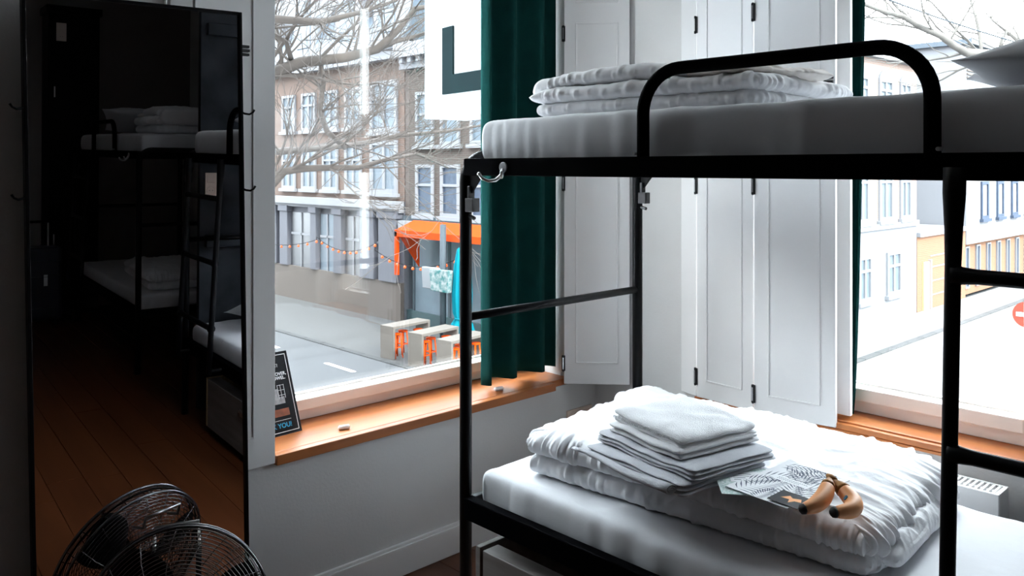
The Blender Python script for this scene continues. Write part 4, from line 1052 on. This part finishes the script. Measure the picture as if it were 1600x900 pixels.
# distant closing house and no-entry sign
c5 = empty('distant_house', (-6, 66, ZG), label='distant pale house closing the side street', cat='building')
bpart(MB().box((-16, 66, ZG), (12, 72, 7)), 'rendered_wall', M['stucco'], c5, Matrix.Translation((6, -66, -ZG)))
for i in range(6):
    a = -12 + i * 3.2; fw_(c5, Matrix.Translation((6, -66, -ZG)), ('y', 66), a, a + 1.3, -1, 1.2); fw_(c5, Matrix.Translation((6, -66, -ZG)), ('y', 66), a, a + 1.3, 3, 5.2)
ne = empty('no_entry_sign', (-4.22, 16.2, ZG), label='round red no-entry sign with a white bar at the edge of the right window', cat='sign')
MB().tube([(0, 0, 0), (0, 0, 2.75)], .035, 10).build('sign_post', M['pole'], ne, smooth=True)
MB().tube([(0, -.05, 2.5), (0, -.04, 2.5)], .22, 32).build('sign_disc', M['red'], ne); MB().box((-.16, -.056, 2.465), (.16, -.05, 2.535)).build('white_bar', M['white'], ne)

# our own building's outer shell (casts the street's shade) ------------------------
ob = empty('hostel_block', (2, 0, ZG), kind='structure')
T = Matrix.Translation((-2, 0, -ZG))
mb = MB(); mb.box((XA - .36, -8, 3.47), (14, YB + .36, 11.5)); bpart(mb, 'upper_storeys', M['brick2'], ob, T)
mb = MB(); mb.box((XA - .36, -8, ZG), (14, YB + .36, -.25)); bpart(mb, 'lower_storey', M['brick2'], ob, T)

nb = empty('unseen_shade_block', (-25, -10, ZG), kind='structure')  # unseen block added to cut low sky light through the left window
T = Matrix.Translation((25, 10, -ZG))
bpart(MB().box((-34, -26, ZG), (-15.5, 5.4, 8.6)), 'block_wall', M['brick2'], nb, T)
for i in range(5):
    for z in (-2.6, .4, 3.4):
        mb = MB(); mb.box((-15.5, -14 + i * 3.6, z), (-15.42, -12.6 + i * 3.6, z + 1.9)); bpart(mb, 'block_window', M['pane'], nb, T)

# ------------------------------------------------------------------ bare trees
def grow(mb, p, d, L, r, depth, rnd):
    n = 5; pts = [p]; rs = [r]; q = Vector(p); dd = Vector(d).normalized()
    for i in range(n):
        dd = (dd + Vector((rnd.uniform(-1, 1), rnd.uniform(-1, 1), rnd.uniform(-.8, .9))) * .22).normalized()
        q = q + dd * L / n; pts.append(q.copy()); rs.append(max(.003, r * (1 - .62 * (i + 1) / n)))
    mb.tube(pts, rs, 6 if r > .03 else 4, caps=False)
    if depth <= 0: return
    for i in range(1, n + 1):
        for k in range(1 if i < n else 2):
            if rnd.random() < .85:
                nd = (dd + Vector((rnd.uniform(-1, 1), rnd.uniform(-1, 1), rnd.uniform(-.45, 1.0))) * .9).normalized()
                grow(mb, pts[i], nd, L * rnd.uniform(.45, .72), rs[i] * .62, depth - 1, rnd)
def tree(loc, trunk, limbs, label, seed, m, tw=2):
    rnd = random.Random(seed)
    r = empty('bare_tree', loc, label=label, cat='tree', group='bare street trees')
    L0 = Vector(loc); mb = MB(); mb.tube([Vector(p) - L0 for p in trunk[0]], trunk[1], 10); mb.build('trunk', m, r, smooth=True)
    for pts, rs in limbs:
        P = [Vector(p) - L0 for p in pts]; mb = MB(); mb.tube(P, rs, 8)
        b_ = mb.build('branch', m, r, smooth=True)
        mt = MB()
        for i in range(len(P) - 1):
            for k in range(2):
                t = rnd.random(); q = P[i].lerp(P[i + 1], t); d = (P[i + 1] - P[i]).normalized(); rr = rs[i] + (rs[i + 1] - rs[i]) * t
                nd = (d * .5 + Vector((rnd.uniform(-1, 1), rnd.uniform(-.6, .6), rnd.uniform(-.25, 1.2)))).normalized()
                grow(mt, q, nd, rnd.uniform(.7, 1.5), rr * .38, tw, rnd)
        mt.build('twigs', m, b_, kind='stuff')
    return r
W1 = [
 ([(-8.5, 4.14, 2.46), (-8.48, 4.45, 2.57), (-8.34, 4.74, 2.72), (-8.16, 5.21, 2.8), (-8.0, 5.53, 2.91), (-7.83, 5.7, 3.13), (-7.78, 5.9, 3.39), (-7.67, 6.3, 3.49), (-7.47, 6.95, 3.69)], [.075, .072, .062, .055, .050, .038, .030, .024, .018]),
 ([(-8.0, 5.53, 2.91), (-8.02, 5.8, 3.03), (-8.04, 6.07, 3.11), (-8.06, 6.62, 3.31), (-8.03, 7.24, 3.55)], [.035, .03, .024, .018, .012]),
 ([(-8.1, 3.5, 3.02), (-7.93, 4.16, 2.94), (-8.18, 4.48, 2.9), (-8.41, 4.67, 2.74)], [.03, .026, .026, .03]),
 ([(-8.9, 4.1, .86), (-8.48, 4.45, 1.35), (-8.37, 4.56, 1.51), (-8.31, 4.77, 1.54), (-8.2, 5.03, 1.55), (-8.15, 5.37, 1.55), (-8.19, 5.76, 1.64), (-8.25, 6.28, 1.72), (-8.37, 6.88, 1.55)], [.06, .055, .045, .04, .036, .032, .024, .018, .012]),
 ([(-8.28, 4.95, 2.77), (-8.34, 5.03, 2.51), (-8.37, 5.0, 2.2), (-8.31, 5.06, 1.96), (-8.25, 5.27, 1.77)], [.028, .028, .034, .034, .028]),
 ([(-9.91, 4.4, 1.73), (-9.85, 5.33, 1.76), (-9.86, 5.9, 1.81), (-9.76, 6.44, 1.87), (-9.81, 7.11, 2.01), (-9.61, 7.9, 2.09), (-9.51, 8.58, 2.21)], [.05, .045, .04, .034, .03, .022, .015]),
 ([(-8.1, 3.3, 2.95), (-7.71, 4.1, 3.04), (-7.75, 4.63, 3.08), (-7.81, 5.15, 3.25), (-8.01, 5.81, 3.51)], [.05, .045, .035, .025, .018])]
tree((-9.0, 3.55, ZG), ([(-9.0, 3.55, ZG), (-8.95, 3.6, -1.5), (-8.9, 3.7, .6), (-8.7, 3.85, 2.3), (-8.1, 3.4, 3.0), (-8.0, 3.0, 4.2)], [.22, .19, .16, .13, .09, .06]), W1, 'bare branching street tree across the left window', 5, M['bark'], 2)
W2 = [([(-5.03, 10.65, 3.92), (-4.8, 11.18, 3.72), (-4.66, 11.47, 3.64), (-4.55, 11.72, 3.61), (-4.41, 12.02, 3.47), (-4.27, 12.31, 3.38), (-4.17, 12.56, 3.25), (-4.09, 12.79, 3.17), (-3.91, 13.56, 3.19), (-3.5, 14.56, 3.4)][::-1], [.10, .075, .06, .05, .048, .042, .036, .032, .028, .022]),
 ([(-3.91, 13.56, 3.19), (-3.87, 13.6, 3.43), (-3.79, 13.68, 3.62), (-3.74, 13.87, 3.92)], [.03, .022, .015, .01])]
tree((-2.6, 15.4, ZG), ([(-2.6, 15.4, ZG), (-2.65, 15.35, -1), (-2.7, 15.2, 1.5), (-3.0, 14.9, 3.0), (-3.2, 14.9, 4.4)], [.2, .18, .15, .12, .08]), W2, 'pale bare tree reaching into the top of the right window', 9, M['palebark'], 1)
r = empty('overhead_cable', (-5.6, 9.8, 4.4), label='thin overhead cable crossing the top of the right window', cat='cable')
mb = MB(); mb.tube([Vector((-5.6, 9.8, 4.4)).lerp(Vector((-2.9, 14.5, 3.05)), t / 10) - Vector((-5.6, 9.8, 4.4 + .12 * sin(pi * t / 10))) for t in range(11)], .011, 5); mb.build('cable_line', M['pole'], r)
